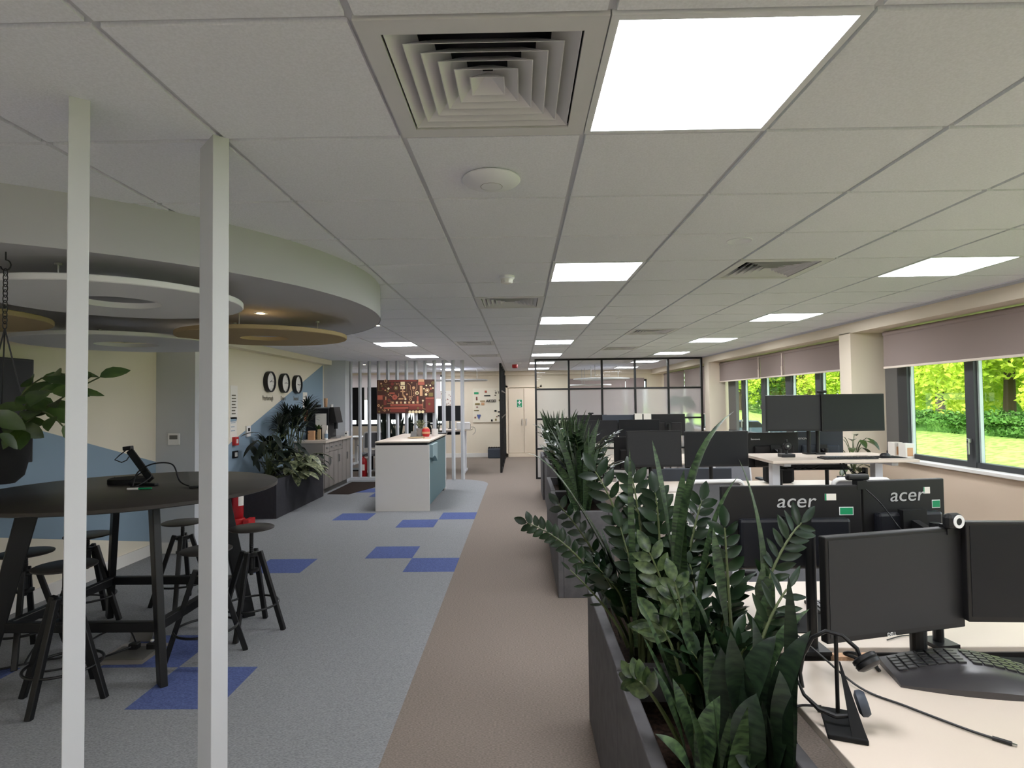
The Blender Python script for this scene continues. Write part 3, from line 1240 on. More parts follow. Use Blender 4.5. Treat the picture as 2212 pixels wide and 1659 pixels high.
def snake(x, y, z, label, blades=None, n=9, h=(.45, .8), m='snake', wd=(.05, .075), spread=.28, group='snake plants in the grey planters', lean=(0, 0)):
    t = plant('snake_plant', label, 'plant', x, y, z, group)
    o = Vector((x, y, z))
    b = MB()
    for (base, ctrl, tip, w_) in (blades or []):
        blade(b, bez(Vector(base) - o, Vector(ctrl) - o, Vector(tip) - o, 14), w_)
    for k in range(n):
        a = rnd.uniform(0, 2 * pi)
        hh = rnd.uniform(*h)
        r = rnd.uniform(.01, .07)
        q = rnd.uniform(.3, 1) * spread
        base = Vector((r * math.cos(a), r * math.sin(a), -.02))
        tip = Vector((math.cos(a) * q + lean[0], math.sin(a) * q + lean[1], hh))
        c = Vector((math.cos(a) * q * .25, math.sin(a) * q * .25, hh * .55))
        a2 = rnd.uniform(0, pi)
        blade(b, bez(base, c, tip, 12), rnd.uniform(*wd), side=(math.cos(a2), math.sin(a2), 0))
    ob = b.obj('leaves', m, t, smooth=True)
    return t


def zz(x, y, z, label, fronds=None, n=8, h=(.35, .6), m='zz', L=.085, W=.036, group='glossy leaved plants in the grey planters', spread=.32, nl=9):
    t = plant('zz_plant', label, 'plant', x, y, z, group)
    o = Vector((x, y, z))
    bl, bs = MB(), MB()
    for fr in (fronds or []):
        base, ctrl, tip = [Vector(q) - o for q in fr[:3]]
        kw = fr[3] if len(fr) > 3 else {}
        zz_frond(bl, bs, base, ctrl, tip, **kw)
    for k in range(n):
        a = 2 * pi * (k + rnd.uniform(-.4, .4)) / max(1, n)
        hh = rnd.uniform(*h)
        q = rnd.uniform(.5, 1) * spread
        base = Vector((.04 * math.cos(a), .04 * math.sin(a), -.02))
        tip = Vector((math.cos(a) * q, math.sin(a) * q, hh))
        c = Vector((math.cos(a) * q * .2, math.sin(a) * q * .2, hh * .8))
        zz_frond(bl, bs, base, c, tip, nl=nl, L=L, W=W)
    bl.obj('leaves', m, t, smooth=True)
    bs.obj('stems', 'stem', t, smooth=True)
    return t


def make_planter(x0, x1, y0, y1, h, label, m='planter', group='rectangular grey planters along the desks'):
    t = thing('planter', label, 'planter', ((x0 + x1) / 2, (y0 + y1) / 2, 0), 0, group)
    W, L = (x1 - x0) / 2, (y1 - y0) / 2
    b = MB()
    k = .045
    b.box(-W, -W + k, -L, L, 0, h)
    b.box(W - k, W, -L, L, 0, h)
    b.box(-W + k, W - k, -L, -L + k, 0, h)
    b.box(-W + k, W - k, L - k, L, 0, h)
    b.box(-W + k, W - k, -L + k, L - k, 0, .05)
    b.obj('shell', m, t, bevel=.005)
    b = MB()
    b.box(-W + k, W - k, -L + k, L - k, .05, h - .09)
    b.obj('soil', 'soil', t)
    return t


# planters along the aisle
make_planter(.335, .775, 1.08, 2.13, .668, 'nearest grey planter at the bottom of the picture beside the front desk')
make_planter(.338, .775, 2.15, 3.06, .668, 'grey planter just beyond the nearest one, same row end')
make_planter(.30, .77, 4.89, 6.0, .715, 'grey planter beside the raised white desk row, near unit')
make_planter(.31, .77, 6.02, 7.1, .715, 'grey planter farther along beside the second desk row')
make_planter(.39, .85, 8.68, 9.68, .71, 'grey planter by the third desk row, nearer unit')
make_planter(.36, .82, 9.70, 10.7, .71, 'farthest grey planter before the glass partition')

Z1 = .57
# --- near planter plants: hero leaves measured on the photograph, each in its own depth
def Q(cx, cy, y):
    return P(1123 + .835 * cx, 864 + .835 * cy, y)


def heroes(L):
    return [(Q(*a, y), Q(*c, y), Q(*e, y + .04), w_) for a, c, e, y, w_ in L]


snake(.60, 1.46, Z1, 'big dark snake plant at the bottom edge nearest the front desk corner', heroes([
    ((640, 960), (670, 700), (752, 597), 1.48, .072), ((555, 960), (600, 680), (662, 610), 1.48, .085), ((590, 960), (560, 760), (545, 600), 1.5, .07),
    ((520, 960), (530, 760), (520, 640), 1.52, .07), ((702, 960), (706, 620), (695, 455), 1.6, .036), ((610, 940), (640, 700), (600, 560), 1.55, .05),
    ((660, 980), (690, 800), (672, 700), 1.42, .05), ((600, 990), (580, 850), (612, 760), 1.38, .08)]),
    n=8, h=(.30, .42), m='snaked', wd=(.05, .075), spread=.12)
snake(.47, 1.42, Z1, 'banded snake plant leaning left over the nearest planter rim', heroes([
    ((478, 990), (475, 860), (518, 765), 1.40, .062), ((445, 985), (420, 900), (350, 864), 1.36, .046), ((460, 960), (390, 700), (300, 502), 1.66, .055),
    ((470, 960), (400, 780), (318, 610), 1.62, .05), ((480, 960), (440, 760), (425, 495), 1.72, .05), ((500, 960), (470, 700), (400, 560), 1.7, .055),
    ((440, 960), (400, 800), (345, 690), 1.58, .045), ((520, 960), (500, 800), (480, 600), 1.6, .06), ((455, 970), (430, 820), (395, 720), 1.5, .05)]),
    n=9, h=(.2, .38), wd=(.045, .06), spread=.10)
snake(.58, 1.98, Z1, 'tall snake plant with one blade arching right towards the dual monitors', heroes([
    ((408, 760), (382, 150), (553, 30), 2.0, .060), ((632, 860), (655, 360), (566, 152), 1.8, .062), ((420, 640), (372, 240), (342, 104), 2.05, .048),
    ((300, 640), (286, 320), (284, 122), 2.12, .024), ((455, 800), (450, 330), (566, 196), 1.93, .034), ((420, 700), (405, 300), (425, 180), 2.02, .055),
    ((590, 800), (610, 560), (655, 470), 1.75, .035), ((560, 800), (515, 480), (500, 330), 1.8, .05), ((600, 800), (625, 640), (690, 560), 1.72, .03),
    ((520, 800), (500, 560), (430, 480), 1.85, .045), ((470, 780), (440, 600), (380, 470), 1.9, .05), ((640, 760), (650, 610), (750, 540), 1.68, .045)]),
    n=10, h=(.3, .55), wd=(.04, .06), spread=.17)
snake(.55, 2.5, Z1, 'snake plant with a long thin leaf bending left across the aisle', heroes([
    ((335, 640), (120, 150), (20, 138), 2.45, .045), ((330, 620), (250, 420), (150, 260), 2.5, .045), ((260, 620), (200, 420), (120, 240), 2.6, .05),
    ((300, 620), (240, 450), (210, 330), 2.5, .05), ((240, 600), (215, 500), (190, 440), 2.65, .035), ((290, 640), (245, 560), (215, 470), 2.45, .05),
    ((330, 620), (310, 430), (330, 290), 2.4, .055), ((350, 620), (350, 460), (300, 340), 2.4, .05)]),
    n=12, h=(.3, .52), wd=(.04, .055), spread=.2)


def fr(L):
    return [(Q(*a, y), Q(*c, y), Q(*e, y + .05), dict(kw, face=(0, -1, .12))) for a, c, e, y, kw in L]


zz(.58, 1.72, Z1, 'glossy plant with a long leafy frond reaching over the back desk', fr([
    ((560, 800), (625, 420), (728, 318), 1.8, dict(nl=7, L=.080, W=.027, start=.52, r0=.007)),
    ((560, 800), (540, 500), (530, 330), 1.85, dict(nl=6, L=.075, W=.035, start=.5)),
    ((600, 800), (600, 620), (690, 490), 1.7, dict(nl=4, L=.09, W=.022, start=.5))]),
    n=7, h=(.26, .42), spread=.16)
zz(.50, 1.9, Z1, 'glossy plant with painted highlights on its leaves over the planter rim', fr([
    ((420, 900), (330, 720), (290, 720), 1.68, dict(nl=5, L=.062, W=.034, start=.5)),
    ((430, 800), (410, 640), (360, 580), 1.85, dict(nl=3, L=.11, W=.05, start=.7)),
    ((430, 760), (400, 520), (335, 395), 1.95, dict(nl=4, L=.085, W=.042, start=.55)),
    ((440, 760), (430, 560), (400, 470), 1.9, dict(nl=3, L=.08, W=.042, start=.6))]),
    n=1, h=(.25, .35), m='zzglint', L=.085, W=.04, spread=.12, nl=5)
zz(.48, 2.42, Z1, 'glossy plant with a frond of round leaves reaching left over the aisle', fr([
    ((290, 640), (180, 370), (18, 318), 2.45, dict(nl=13, L=.060, W=.032, start=.3)),
    ((280, 640), (240, 540), (130, 440), 2.4, dict(nl=4, L=.05, W=.012, start=.5)),
    ((300, 640), (220, 400), (100, 270), 2.5, dict(nl=9, L=.065, W=.034, start=.35)),
    ((310, 640), (250, 480), (190, 420), 2.4, dict(nl=6, L=.07, W=.034, start=.35))]),
    n=9, h=(.28, .5), spread=.22)
zz(.60, 2.3, Z1, 'broad leaved glossy plant in the middle of the second planter', fr([
    ((330, 640), (290, 330), (195, 185), 2.38, dict(nl=6, L=.095, W=.042, start=.5)),
    ((340, 640), (320, 330), (290, 200), 2.35, dict(nl=6, L=.09, W=.045, start=.45)),
    ((360, 640), (370, 360), (350, 240), 2.3, dict(nl=6, L=.09, W=.045, start=.4)),
    ((390, 640), (440, 360), (470, 260), 2.25, dict(nl=6, L=.085, W=.04, start=.4)),
    ((370, 640), (300, 480), (260, 330), 2.3, dict(nl=6, L=.085, W=.04, start=.4))]),
    n=10, h=(.32, .55), L=.09, W=.042, spread=.22, nl=7)
zz(.62, 2.78, Z1, 'dark glossy plant at the far end of the second planter', n=12, h=(.35, .62), spread=.24)
zz(.62, 2.02, Z1, 'dense glossy plant between the two near planters', n=13, h=(.25, .48), spread=.2, m='zz')
# --- planter row two
Z2 = .62
for k, (x, y, kind, lab) in enumerate((
        (.52, 5.1, 's', 'snake plant at the near end of the planter beside the second desk row'),
        (.56, 5.35, 'z', 'glossy plant right behind the near snake plant in the second planter pair'),
        (.56, 5.65, 'z', 'glossy plant in the planter beside the second desk row, near middle'),
        (.50, 5.85, 's', 'upright snake plant in the middle of the second planter pair'),
        (.55, 6.25, 'z', 'glossy plant beyond the upright snake plant in the second pair'),
        (.50, 6.5, 's', 'wide snake plant before the far end of the second planter pair'),
        (.52, 6.85, 's', 'snake plant at the far end of the second planter pair'))):
    if kind == 's':
        snake(x, y, Z2, lab, n=24, h=(.5, .92), wd=(.04, .07), spread=.34)
    else:
        zz(x, y, Z2, lab, n=13, h=(.4, .75), spread=.38)
for k, (x, y, kind, lab) in enumerate((
        (.58, 8.95, 's', 'snake plant in the third planter pair, nearest'),
        (.62, 9.35, 'z', 'glossy plant in the third planter pair'),
        (.56, 9.9, 's', 'snake plant in the farthest planter'),
        (.60, 10.35, 's', 'snake plant tips against the frosted glass at the far end'))):
    if kind == 's':
        snake(x, y, Z2, lab, n=22, h=(.5, .92), wd=(.05, .08), spread=.34)
    else:
        zz(x, y, Z2, lab, n=14, h=(.4, .7), spread=.38)

# --- hanging pothos at the left edge
HP = (-2.12, 2.36)
t = thing('hanging_plant', 'trailing pothos in a black hanging pot on a chain at left', 'hanging plant', (HP[0], HP[1], 1.42))
b = MB()
b.lathe([(.04, -.09), (.07, -.06), (.092, .04), (.096, .13), (.09, .13), (.086, .09), (.001, .09)], 32)
b.obj('pot', 'blackmatte', t, smooth=True)
b = MB()
top = DZ - 1.42 - .006
hook = [(0, 0, top), (0, 0, top - .03)] + [(.022 * math.sin(a), 0, top - .055 + .022 * math.cos(a)) for a in [q * .5 for q in range(0, 10)]]
b.tube(hook, .0028, 6)
b.obj('hook', 'blackmetal', t, smooth=True)
z = top - .085
k = 0
while z > top - .32:
    b = MB()
    pts = [(.0085 * math.cos(a) * (1 if k % 2 else .15), .0085 * math.cos(a) * (.15 if k % 2 else 1), z + .016 * math.sin(a)) for a in [q * pi / 6 for q in range(12)]]
    b.tube(pts, .002, 5, closed=True)
    b.obj('chain_link', 'blackmetal', t, smooth=True)
    z -= .022
    k += 1
for a in (.3, 2.4, 4.5):
    b = MB()
    b.tube([(0, 0, z + .01), (.09 * math.cos(a), .09 * math.sin(a), .13)], .0028, 6)
    b.obj('hanger_rod', 'blackmetal', t)
bl, bs = MB(), MB()
O = Vector((HP[0], HP[1], 1.42))
vines = [((0, 0, .14), P(60, 800, 2.3) - O, P(140, 808, 2.3) - O), ((0, 0, .12), P(80, 850, 2.3) - O, P(135, 920, 2.25) - O), ((.05, 0, .12), P(120, 860, 2.3) - O, P(215, 815, 2.3) - O),
         ((.03, 0, .12), P(70, 830, 2.25) - O, P(110, 845, 2.2) - O), ((0, 0, .15), (-.1, -.1, .35), (-.3, -.15, .2)), ((0, 0, .15), (-.05, .1, .3), (.1, .2, .2)),
         ((0, 0, .12), P(50, 900, 2.3) - O, P(45, 930, 2.3) - O), ((0, 0, .15), (.1, -.2, .3), (.16, -.2, .12)), ((0, 0, .15), (-.1, -.2, .3), (-.1, -.3, .1)), ((0, 0, .15), (-.1, .0, .36), (-.08, -.1, .3))]
for a, c, e in vines:
    path = bez(a, c, e, 12)
    bs.tube(path, .003, 5)
    for q in (4, 6, 8, 10, 12):
        p = path[q]
        d = (path[min(12, q + 1)] - path[q - 1]).normalized()
        sd = d.cross(Vector((0, 0, 1))).normalized() * (1 if q % 4 else -1)
        oval(bl, p, (d * .8 + sd * .8 + Vector((0, 0, rnd.uniform(-.5, .3)))), rnd.uniform(.085, .13), rnd.uniform(.05, .075), nrm=Vector((rnd.uniform(-.5, .5), -.7, .6)), droop=.25)
bl.obj('leaves', 'pothos', t, smooth=True)
bs.obj('vines', 'stem', t, smooth=True)

# ------------------------------------------------------------------ things on the left walls
RW = Matrix(((0, 0, 1, 0), (1, 0, 0, 0), (0, 1, 0, 0), (0, 0, 0, 1)))   # local xy -> wall yz
cl = ['leftmost round black rimmed wall clock, above the word Peterborough', 'middle round black rimmed wall clock', 'rightmost round black rimmed wall clock, over the blue paint']
for k, (y, z) in enumerate(((9.32, 2.0), (9.9, 1.995), (10.48, 1.99))):
    t = thing('wall_clock', cl[k], 'clock', (XL, y, z), 0, 'three round wall clocks')
    b = MB()
    b.lathe([(.165, 0), (.168, .03), (.168, .07), (.16, .075), (.15, .07), (.148, .045)], 48, RW, cap=False)
    b.obj('rim', 'black', t, smooth=True)
    b = MB()
    b.disc(.15, .046, 40, RW)
    b.obj('clock_face', 'white', t)
    b = MB()
    for q in range(12):
        a = q * pi / 6
        b.box(-.003, .003, .115, .14, .047, .048, RW @ Matrix.Rotation(a, 4, 'Z'))
    b.obj('hour_marks', 'black', t)
    for L, a, wd_ in ((.07, -1.1 - .35 * k, .009), (.115, -1.55, .006)):
        b = MB()
        b.box(-wd_ / 2, wd_ / 2, -.02, L, .049, .051, RW @ Matrix.Rotation(a, 4, 'Z'))
        b.obj('hand', 'black', t)
WR = (pi / 2, 0, pi / 2)
for s, y, lab in (('Peterborough', 9.33, 'grey word Peterborough lettered under the leftmost clock'), ('Dnipro', 9.93, 'grey word lettered under the middle clock'),
                  ('Limassol', 10.5, 'grey word lettered under the rightmost clock')):
    o = text('wall_lettering', s, .115, 'greytext', None, (XL + .004, y, 1.735), WR, sx=.62)
    tag(o, lab, 'lettering', 'words under the wall clocks')


def notice(y, z, w_, h, m, lab, x=XL, lines=4, head=None, name='paper_notice', cat='notice'):
    t = thing(name, lab, cat, (x, y, z))
    b = MB()
    b.box(.001, .004, -w_ / 2, w_ / 2, -h / 2, h / 2)
    b.obj('sheet', m, t)
    b = MB()
    if head:
        b.box(.004, .005, -w_ * .42, w_ * .42, h * .28, h * .42)
    for q in range(lines):
        zq = h * .2 - q * h * .6 / max(1, lines)
        b.box(.004, .005, -w_ * .35, w_ * rnd.uniform(.15, .38), zq, zq + h * .035)
    b.obj('print', head or 'greytext', t)
    return t


notice(10.95, 1.70, .22, .31, 'paper', 'white printed notice right of the three clocks')
notice(11.0, 1.42, .17, .24, 'orange', 'orange sheet stuck below the white notice by the palm')
notice(10.5, 1.42, .24, .22, 'blackmatte', 'small dark sign behind the palm leaves on the blue paint', lines=0)
notice(8.22, 1.66, .2, .5, 'paper', 'tall white printed notice behind the second fin', lines=7)
notice(8.2, 1.32, .2, .28, 'paper', 'blue and red safety poster under the tall notice', head='blue', lines=3)
t = thing('fire_call_point', 'small red fire call point box on the cream wall', 'call point', (XL, 8.22, 1.12))
b = MB()
b.box(0, .05, -.05, .05, -.06, .06)
b.obj('box', 'redpl', t, bevel=.004)
b = MB()
b.box(.05, .052, -.025, .025, -.03, .03)
b.obj('glass_plate', 'white', t)
t = thing('thermostat', 'white wall controller beside the red fire call point', 'thermostat', (XL, 8.62, 1.24))
b = MB()
b.box(0, .03, -.06, .06, -.08, .08)
b.obj('body', 'plastic_w', t, bevel=.005)
b = MB()
b.box(.03, .032, -.03, .03, .0, .05)
b.obj('display', 'black', t)
t = thing('socket_panel', 'small black socket panel on the blue paint by the planter', 'socket', (XL, 8.24, .93))
b = MB()
b.box(0, .02, -.07, .07, -.05, .05)
b.obj('plate', 'blackmatte', t)
b = MB()
b.box(.02, .03, -.03, .03, -.03, .03)
b.obj('plug', 'plastic_w', t)
t = thing('room_thermostat', 'white square thermostat on the grey pilaster', 'thermostat', (-3.86, 6.45, 1.262))
b = MB()
b.box(-.065, .065, -.02, 0, -.065, .065)
b.obj('body', 'plastic_w', t, bevel=.004)
b = MB()
b.box(-.045, .045, -.022, -.02, .0, .045)
b.obj('display', 'greypanel', t)
t = thing('entry_panel', 'small black entry panel on the pilaster side by the fin', 'intercom', (-3.63, 6.60, 1.46))
b = MB()
b.box(0, .03, -.05, .05, -.09, .09)
b.obj('body', 'blackmatte', t, bevel=.004)
b = MB()
b.box(.03, .032, -.03, .03, -.06, .05)
b.obj('keypad', 'cab', t)

# left planter with palms and variegated plants
make_planter(XL + .02, -3.5, 8.31, 10.3, .56, 'long charcoal planter against the clock wall', 'planterd', None)
ZP = .47


def palm(x, y, z, label, n=9, h=(.6, 1.0), nl=13, L=.34, spread=.4):
    t = plant('palm_plant', label, 'plant', x, y, z, 'leafy palms in the charcoal planter')
    bl, bs = MB(), MB()
    for k in range(n):
        a = 2 * pi * k / n + rnd.uniform(-.3, .3)
        hh = rnd.uniform(*h)
        q = rnd.uniform(.3, 1) * spread
        if x + math.cos(a) * q < XL + .1:
            q *= .3
        c = Vector((0, 0, hh * .8))
        tip = Vector((math.cos(a) * q, math.sin(a) * q, hh))
        path = bez((0, 0, 0), c, tip, 10)
        bs.tube(path, .006, 5)
        ax = (path[-1] - path[-3]).normalized()
        sd = ax.cross(Vector((0, 0, 1))).normalized()
        for j in range(nl):
            th = (j / (nl - 1) - .5) * 2.6
            d = (ax * math.cos(th) + sd * math.sin(th)).normalized()
            e = path[-1] + d * L * rnd.uniform(.8, 1.05) + Vector((0, 0, -.12 * L * 1.5))
            if x + e.x < XL + .02:
                e.x = XL + .02 - x
            blade(bl, bez(path[-1], path[-1] + d * L * .5 + Vector((0, 0, .05)), e, 6), .03, prof=lambda t_: min(1, .3 + 3 * t_) * (1 - t_ ** 2.5))
    bl.obj('fronds', 'palm', t, smooth=True)
    bs.obj('stems', 'stem', t, smooth=True)
    return t


def broad(x, y, z, label, n=16, h=(.25, .5), L=.26, W=.11, m='aglao', spread=.3, group='leafy plants in the charcoal planter', name='foliage_plant'):
    t = plant(name, label, 'plant', x, y, z, group)
    bl, bs = MB(), MB()
    for k in range(n):
        a = 2.4 * k + rnd.uniform(-.2, .2)
        hh = rnd.uniform(*h)
        q = rnd.uniform(.4, 1) * spread
        tip = Vector((math.cos(a) * q, math.sin(a) * q, hh))
        path = bez((0, 0, 0), (tip.x * .3, tip.y * .3, hh * .9), tip, 6)
        bs.tube(path, .004, 5)
        d = Vector((math.cos(a), math.sin(a), rnd.uniform(-.5, .25)))
        s_ = rnd.uniform(.8, 1.1)
        if x + tip.x + d.x * L < XL + .03:
            d.x = abs(d.x) * .5
        if x + tip.x < XL + .03:
            continue
        oval(bl, tip, d, L * s_, W * s_, droop=.35)
    bl.obj('leaves', m, t, smooth=True)
    bs.obj('stems', 'stem', t, smooth=True)
    return t


palm(-3.78, 9.9, ZP, 'tall fan palm in front of the coffee machine', n=9, h=(.75, 1.12), spread=.35)
palm(-3.76, 9.45, ZP, 'tall fan palm in the middle of the charcoal planter', n=10, h=(.65, 1.1), spread=.35)
palm(-3.78, 8.95, ZP, 'lower fan palm at the left of the charcoal planter', n=9, h=(.4, .85), spread=.3, L=.3)
broad(-3.74, 9.25, ZP, 'dark broad leaved plant among the palms', n=16, h=(.4, .85), m='palm', spread=.3)
broad(-3.74, 8.6, ZP, 'dark spiky plant at the near end of the charcoal planter', n=30, h=(.2, .75), m='palm', L=.36, W=.10, spread=.26)
broad(-3.55, 9.05, ZP, 'silvery variegated plant spilling over the charcoal planter', n=34, h=(.05, .38), spread=.26, L=.30, W=.13)
broad(-3.55, 9.5, ZP, 'second silvery variegated plant over the planter front', n=34, h=(.05, .38), spread=.24, L=.30, W=.13)
broad(-3.55, 10.0, ZP, 'small green leafy plant at the far end of the charcoal planter', n=20, h=(.05, .3), m='palm', spread=.2, L=.14, W=.08)


def extinguisher(x, y, z, label, rz=0):
    t = thing('fire_extinguisher', label, 'fire extinguisher', (x, y, z), rz)
    b = MB()
    b.lathe([(.07, 0), (.078, .01), (.078, .36), (.07, .40), (.045, .43), (.024, .445), (.024, .47)], 28)
    b.obj('cylinder', 'red', t, smooth=True)
    b = MB()
    b.lathe([(.0785, .16), (.0785, .28)], 28, cap=False)
    me = MB()
    for k in range(7):
        a0, a1 = -pi / 2 - .6 + k * .17, -pi / 2 - .6 + (k + 1) * .17
        me.add([(.0795 * math.cos(a0), .0795 * math.sin(a0), .17), (.0795 * math.cos(a1), .0795 * math.sin(a1), .17),
                (.0795 * math.cos(a1), .0795 * math.sin(a1), .3), (.0795 * math.cos(a0), .0795 * math.sin(a0), .3)], [(0, 1, 2, 3)])
    me.obj('instruction_label', 'paper', t)
    b = MB()
    b.beam((-.01, 0, .475), (.09, 0, .53), .02, .012)
    b.beam((-.01, 0, .465), (.09, 0, .475), .02, .01)
    b.cyl((0, 0, .44), (0, 0, .49), .018, 10)
    b.obj('handle', 'blackmetal' if z < .01 and rz == 0 else 'red', t)
    b = MB()
    b.tube([(-.02, 0, .47), (-.08, .02, .46), (-.095, .02, .38), (-.09, .02, .2), (-.088, .02, .12)], .011, 8)
    b.obj('hose', 'black', t, smooth=True)
    return t


t = thing('extinguisher_stand', 'red plastic extinguisher stand at the end of the charcoal planter', 'stand', (-3.86, 7.9, 0))
b = MB()
b.box(-.14, .2, -.1, .1, 0, .03)
b.lathe([(.1, .03), (.1, .09), (.09, .1)], 20)
b.box(.12, .2, -.1, .1, .02, .09)
b.obj('base', 'redpl', t, bevel=.008)
EX = (-3.86, 7.9)
extinguisher(EX[0], EX[1], .1, 'red fire extinguisher standing just behind the second fin', 1.2)
extinguisher(-3.45, 12.75, 0.0, 'red fire extinguisher behind the leftmost slats')

# ------------------------------------------------------------------ kitchen
for k in range(3):
    y0 = 10.42 + k * .525
    t = thing('kitchen_cabinet', ['grey kitchen base cabinet nearest the planter', 'middle grey kitchen base cabinet', 'grey kitchen base cabinet next to the slats'][k],
              'cabinet', (-3.79, y0 + .2625, 0), 0, 'grey kitchen base cabinets')
    b = MB()
    b.box(-.27, .25, -.261, .261, .1, .93)
    b.obj('carcass', 'cab', t)
    b = MB()
    b.box(-.27, .2, -.261, .261, 0, .1)
    b.obj('plinth', 'greypanel', t)
    for sg in (-1, 1):
        yy = sg * .1305
        if k < 2:
            b = MB()
            b.box(.25, .27, yy - .126, yy + .126, .755, .925)
            o = b.obj('drawer', 'cab', t, bevel=.003)
            h = MB()
            h.box(.27, .295, yy - .05, yy + .05, .83, .845)
            h.obj('handle', 'silver', o)
        b = MB()
        b.box(.25, .27, yy - .126, yy + .126, .11, .745 if k < 2 else .925)
        b.box(.27, .274, yy - .126, yy - .09, .11, .745 if k < 2 else .925)
        b.box(.27, .274, yy + .09, yy + .126, .11, .745 if k < 2 else .925)
        o = b.obj('door', 'cab', t, bevel=.002)
        h = MB()
        h.box(.274, .295, yy - sg * .105 - .006, yy - sg * .105 + .006, .52, .66)
        h.obj('handle', 'silver', o)
t = thing('worktop', 'white kitchen worktop carrying the coffee machine', 'worktop', (-3.78, 11.3, .93))
b = MB()
b.box(-.28, .3, -.93, .69, 0, .038)
b.obj('slab', 'desk', t, bevel=.003)
b = MB()
b.box(-.27, .25, -.92, -.89, -.93, 0)
b.obj('end_panel', 'cab', t)
KZ = .968
t = thing('coffee_machine', 'tall black coffee machine on the kitchen worktop', 'coffee machine', (-3.78, 11.2, KZ))
b = MB()
b.box(-.24, .16, -.25, .2, 0, .58)
b.obj('body', 'black', t, bevel=.01)
b = MB()
b.add([(.16, -.2, .30), (.30, -.2, .30), (.24, -.2, .60), (.16, -.2, .60), (.16, .18, .30), (.30, .18, .30), (.24, .18, .60), (.16, .18, .60)],
      [(0, 1, 2, 3), (7, 6, 5, 4), (0, 4, 5, 1), (1, 5, 6, 2), (2, 6, 7, 3), (3, 7, 4, 0)])
b.obj('front_hood', 'brownback', t, bevel=.006)
b = MB()
b.box(.16, .28, -.12, .12, 0, .03)
b.obj('drip_tray', 'silver', t)
b = MB()
b.cyl((.22, 0, .18), (.22, 0, .30), .035, 14)
b.obj('spout', 'black', t, smooth=True)
b = MB()
b.box(-.2, .1, -.2, .15, .58, .60)
b.obj('cup_warmer', 'silver', t)
b = MB()
b.box(-.09, .12, -.253, -.25, .22, .48)
b.obj('taped_poster', 'paper', t, bevel=.0)
for (x, y, r, h, m, nm, lab) in ((-3.74, 11.15, .035, .17, 'wood', 'cup_stack', 'tan stack of paper cups on top of the coffee machine'),
                                 (-3.62, 11.12, .035, .05, 'white', 'white_cup', 'small white cup on the coffee machine edge'),
                                 (-3.88, 11.1, .07, .05, 'black', 'black_tin', 'flat dark tin on top of the coffee machine')):
    b = MB()
    b.lathe([(r * .8, 0), (r, h), (r * .9, h), (r * .7, .01)], 20)
    tag(b.obj(nm, m, loc=(x, y, KZ + .60), smooth=True), lab, 'cup' if 'cup' in nm else 'tin')
for (x, y, sx, sy, h, m, nm, lab) in ((-3.66, 10.86, .10, .03, .26, 'paper', 'paper_carton', 'tall white carton before the coffee machine'),
                                      (-3.74, 10.78, .05, .05, .19, 'raftb', 'spice_box', 'brown patterned box on the worktop'),
                                      (-3.86, 10.72, .12, .08, .17, 'art2', 'tea_box', 'tan tea box near the palm leaves'),
                                      (-3.55, 11.85, .05, .09, .10, 'white', 'napkin_holder', 'white box with slot at the far worktop end')):
    b = MB()
    b.box(-sx / 2, sx / 2, -sy / 2, sy / 2, 0, h)
    if nm == 'napkin_holder':
        b.cur = 1
        b.box(-.015, .015, -sy / 2 - .001, -sy / 2, .04, .07)
    tag(b.obj(nm, [m, 'black'], loc=(x, y, KZ), bevel=.003), lab, 'box')
t = thing('spray_bottle', 'small bottle with blue label beside the white carton', 'bottle', (-3.60, 10.75, KZ))
b = MB()
b.lathe([(.03, 0), (.032, .01), (.032, .12), (.018, .15), (.014, .18)], 16)
b.obj('bottle', 'white', t, smooth=True)
b = MB()
b.lathe([(.0325, .03), (.0325, .11)], 16, cap=False)
b.obj('bottle_label', 'blue', t)
t = thing('green_vase', 'slim vase plant by the palm on the worktop', 'plant', (-3.80, 10.9, KZ))
b = MB()
b.lathe([(.03, 0), (.04, .06), (.03, .12), (.035, .14)], 16)
b.obj('vase', 'raftb', t, smooth=True)
b = MB()
for a in (0, 1.3, 2.6, 4.0, 5.2):
    oval(b, (0, 0, .13), (math.cos(a) * .4, math.sin(a) * .4, 1), .17, .06)
b.obj('leaves', 'pothos', t, smooth=True)
t = thing('door_mat', 'dark brown mat on the floor before the kitchen cabinets', 'mat', (0, 0, 0))
b = MB()
b.prism([(-3.50, 10.5), (-3.10, 10.45), (-2.62, 12.0), (-3.5, 12.05)], .002, .010)
b.obj('pile', 'mat_brown', t)

# island
IX0, IX1, IY0, IY1 = -2.205, -1.385, 8.80, 11.0
t = thing('kitchen_island', 'white kitchen island with teal side in the middle of the floor', 'island', ((IX0 + IX1) / 2, (IY0 + IY1) / 2, 0))
W, L = (IX1 - IX0) / 2, (IY1 - IY0) / 2
b = MB()
b.box(-W, W, -L, L, 1.03, 1.052)
b.obj('worktop', 'desk', t, bevel=.002)
b = MB()
b.box(-W + .02, W - .03, -L + .001, L - .02, .995, 1.03)
b.obj('dark_edge', 'blackmatte', t)
for sg in (-1, 1):
    b = MB()
    b.box(-W + .001, W if sg < 0 else W - .034, sg * L - (0.04 if sg > 0 else 0), sg * L + (.04 if sg < 0 else 0), 0, .995)
    b.obj('end_panel', 'white', t, bevel=.002)
b = MB()
b.box(-W + .03, W - .035, -L + .04, L - .04, .05, .995)
b.obj('teal_panel', 'teal', t)
b = MB()
vs = []
for q in range(9):
    a = q / 8 * pi / 2
    vs.append((-L + .05 + .45 * q / 8, .83 - .11 * math.sin(a * 2) * 0 - .09 * (1 - math.cos(a)) ))
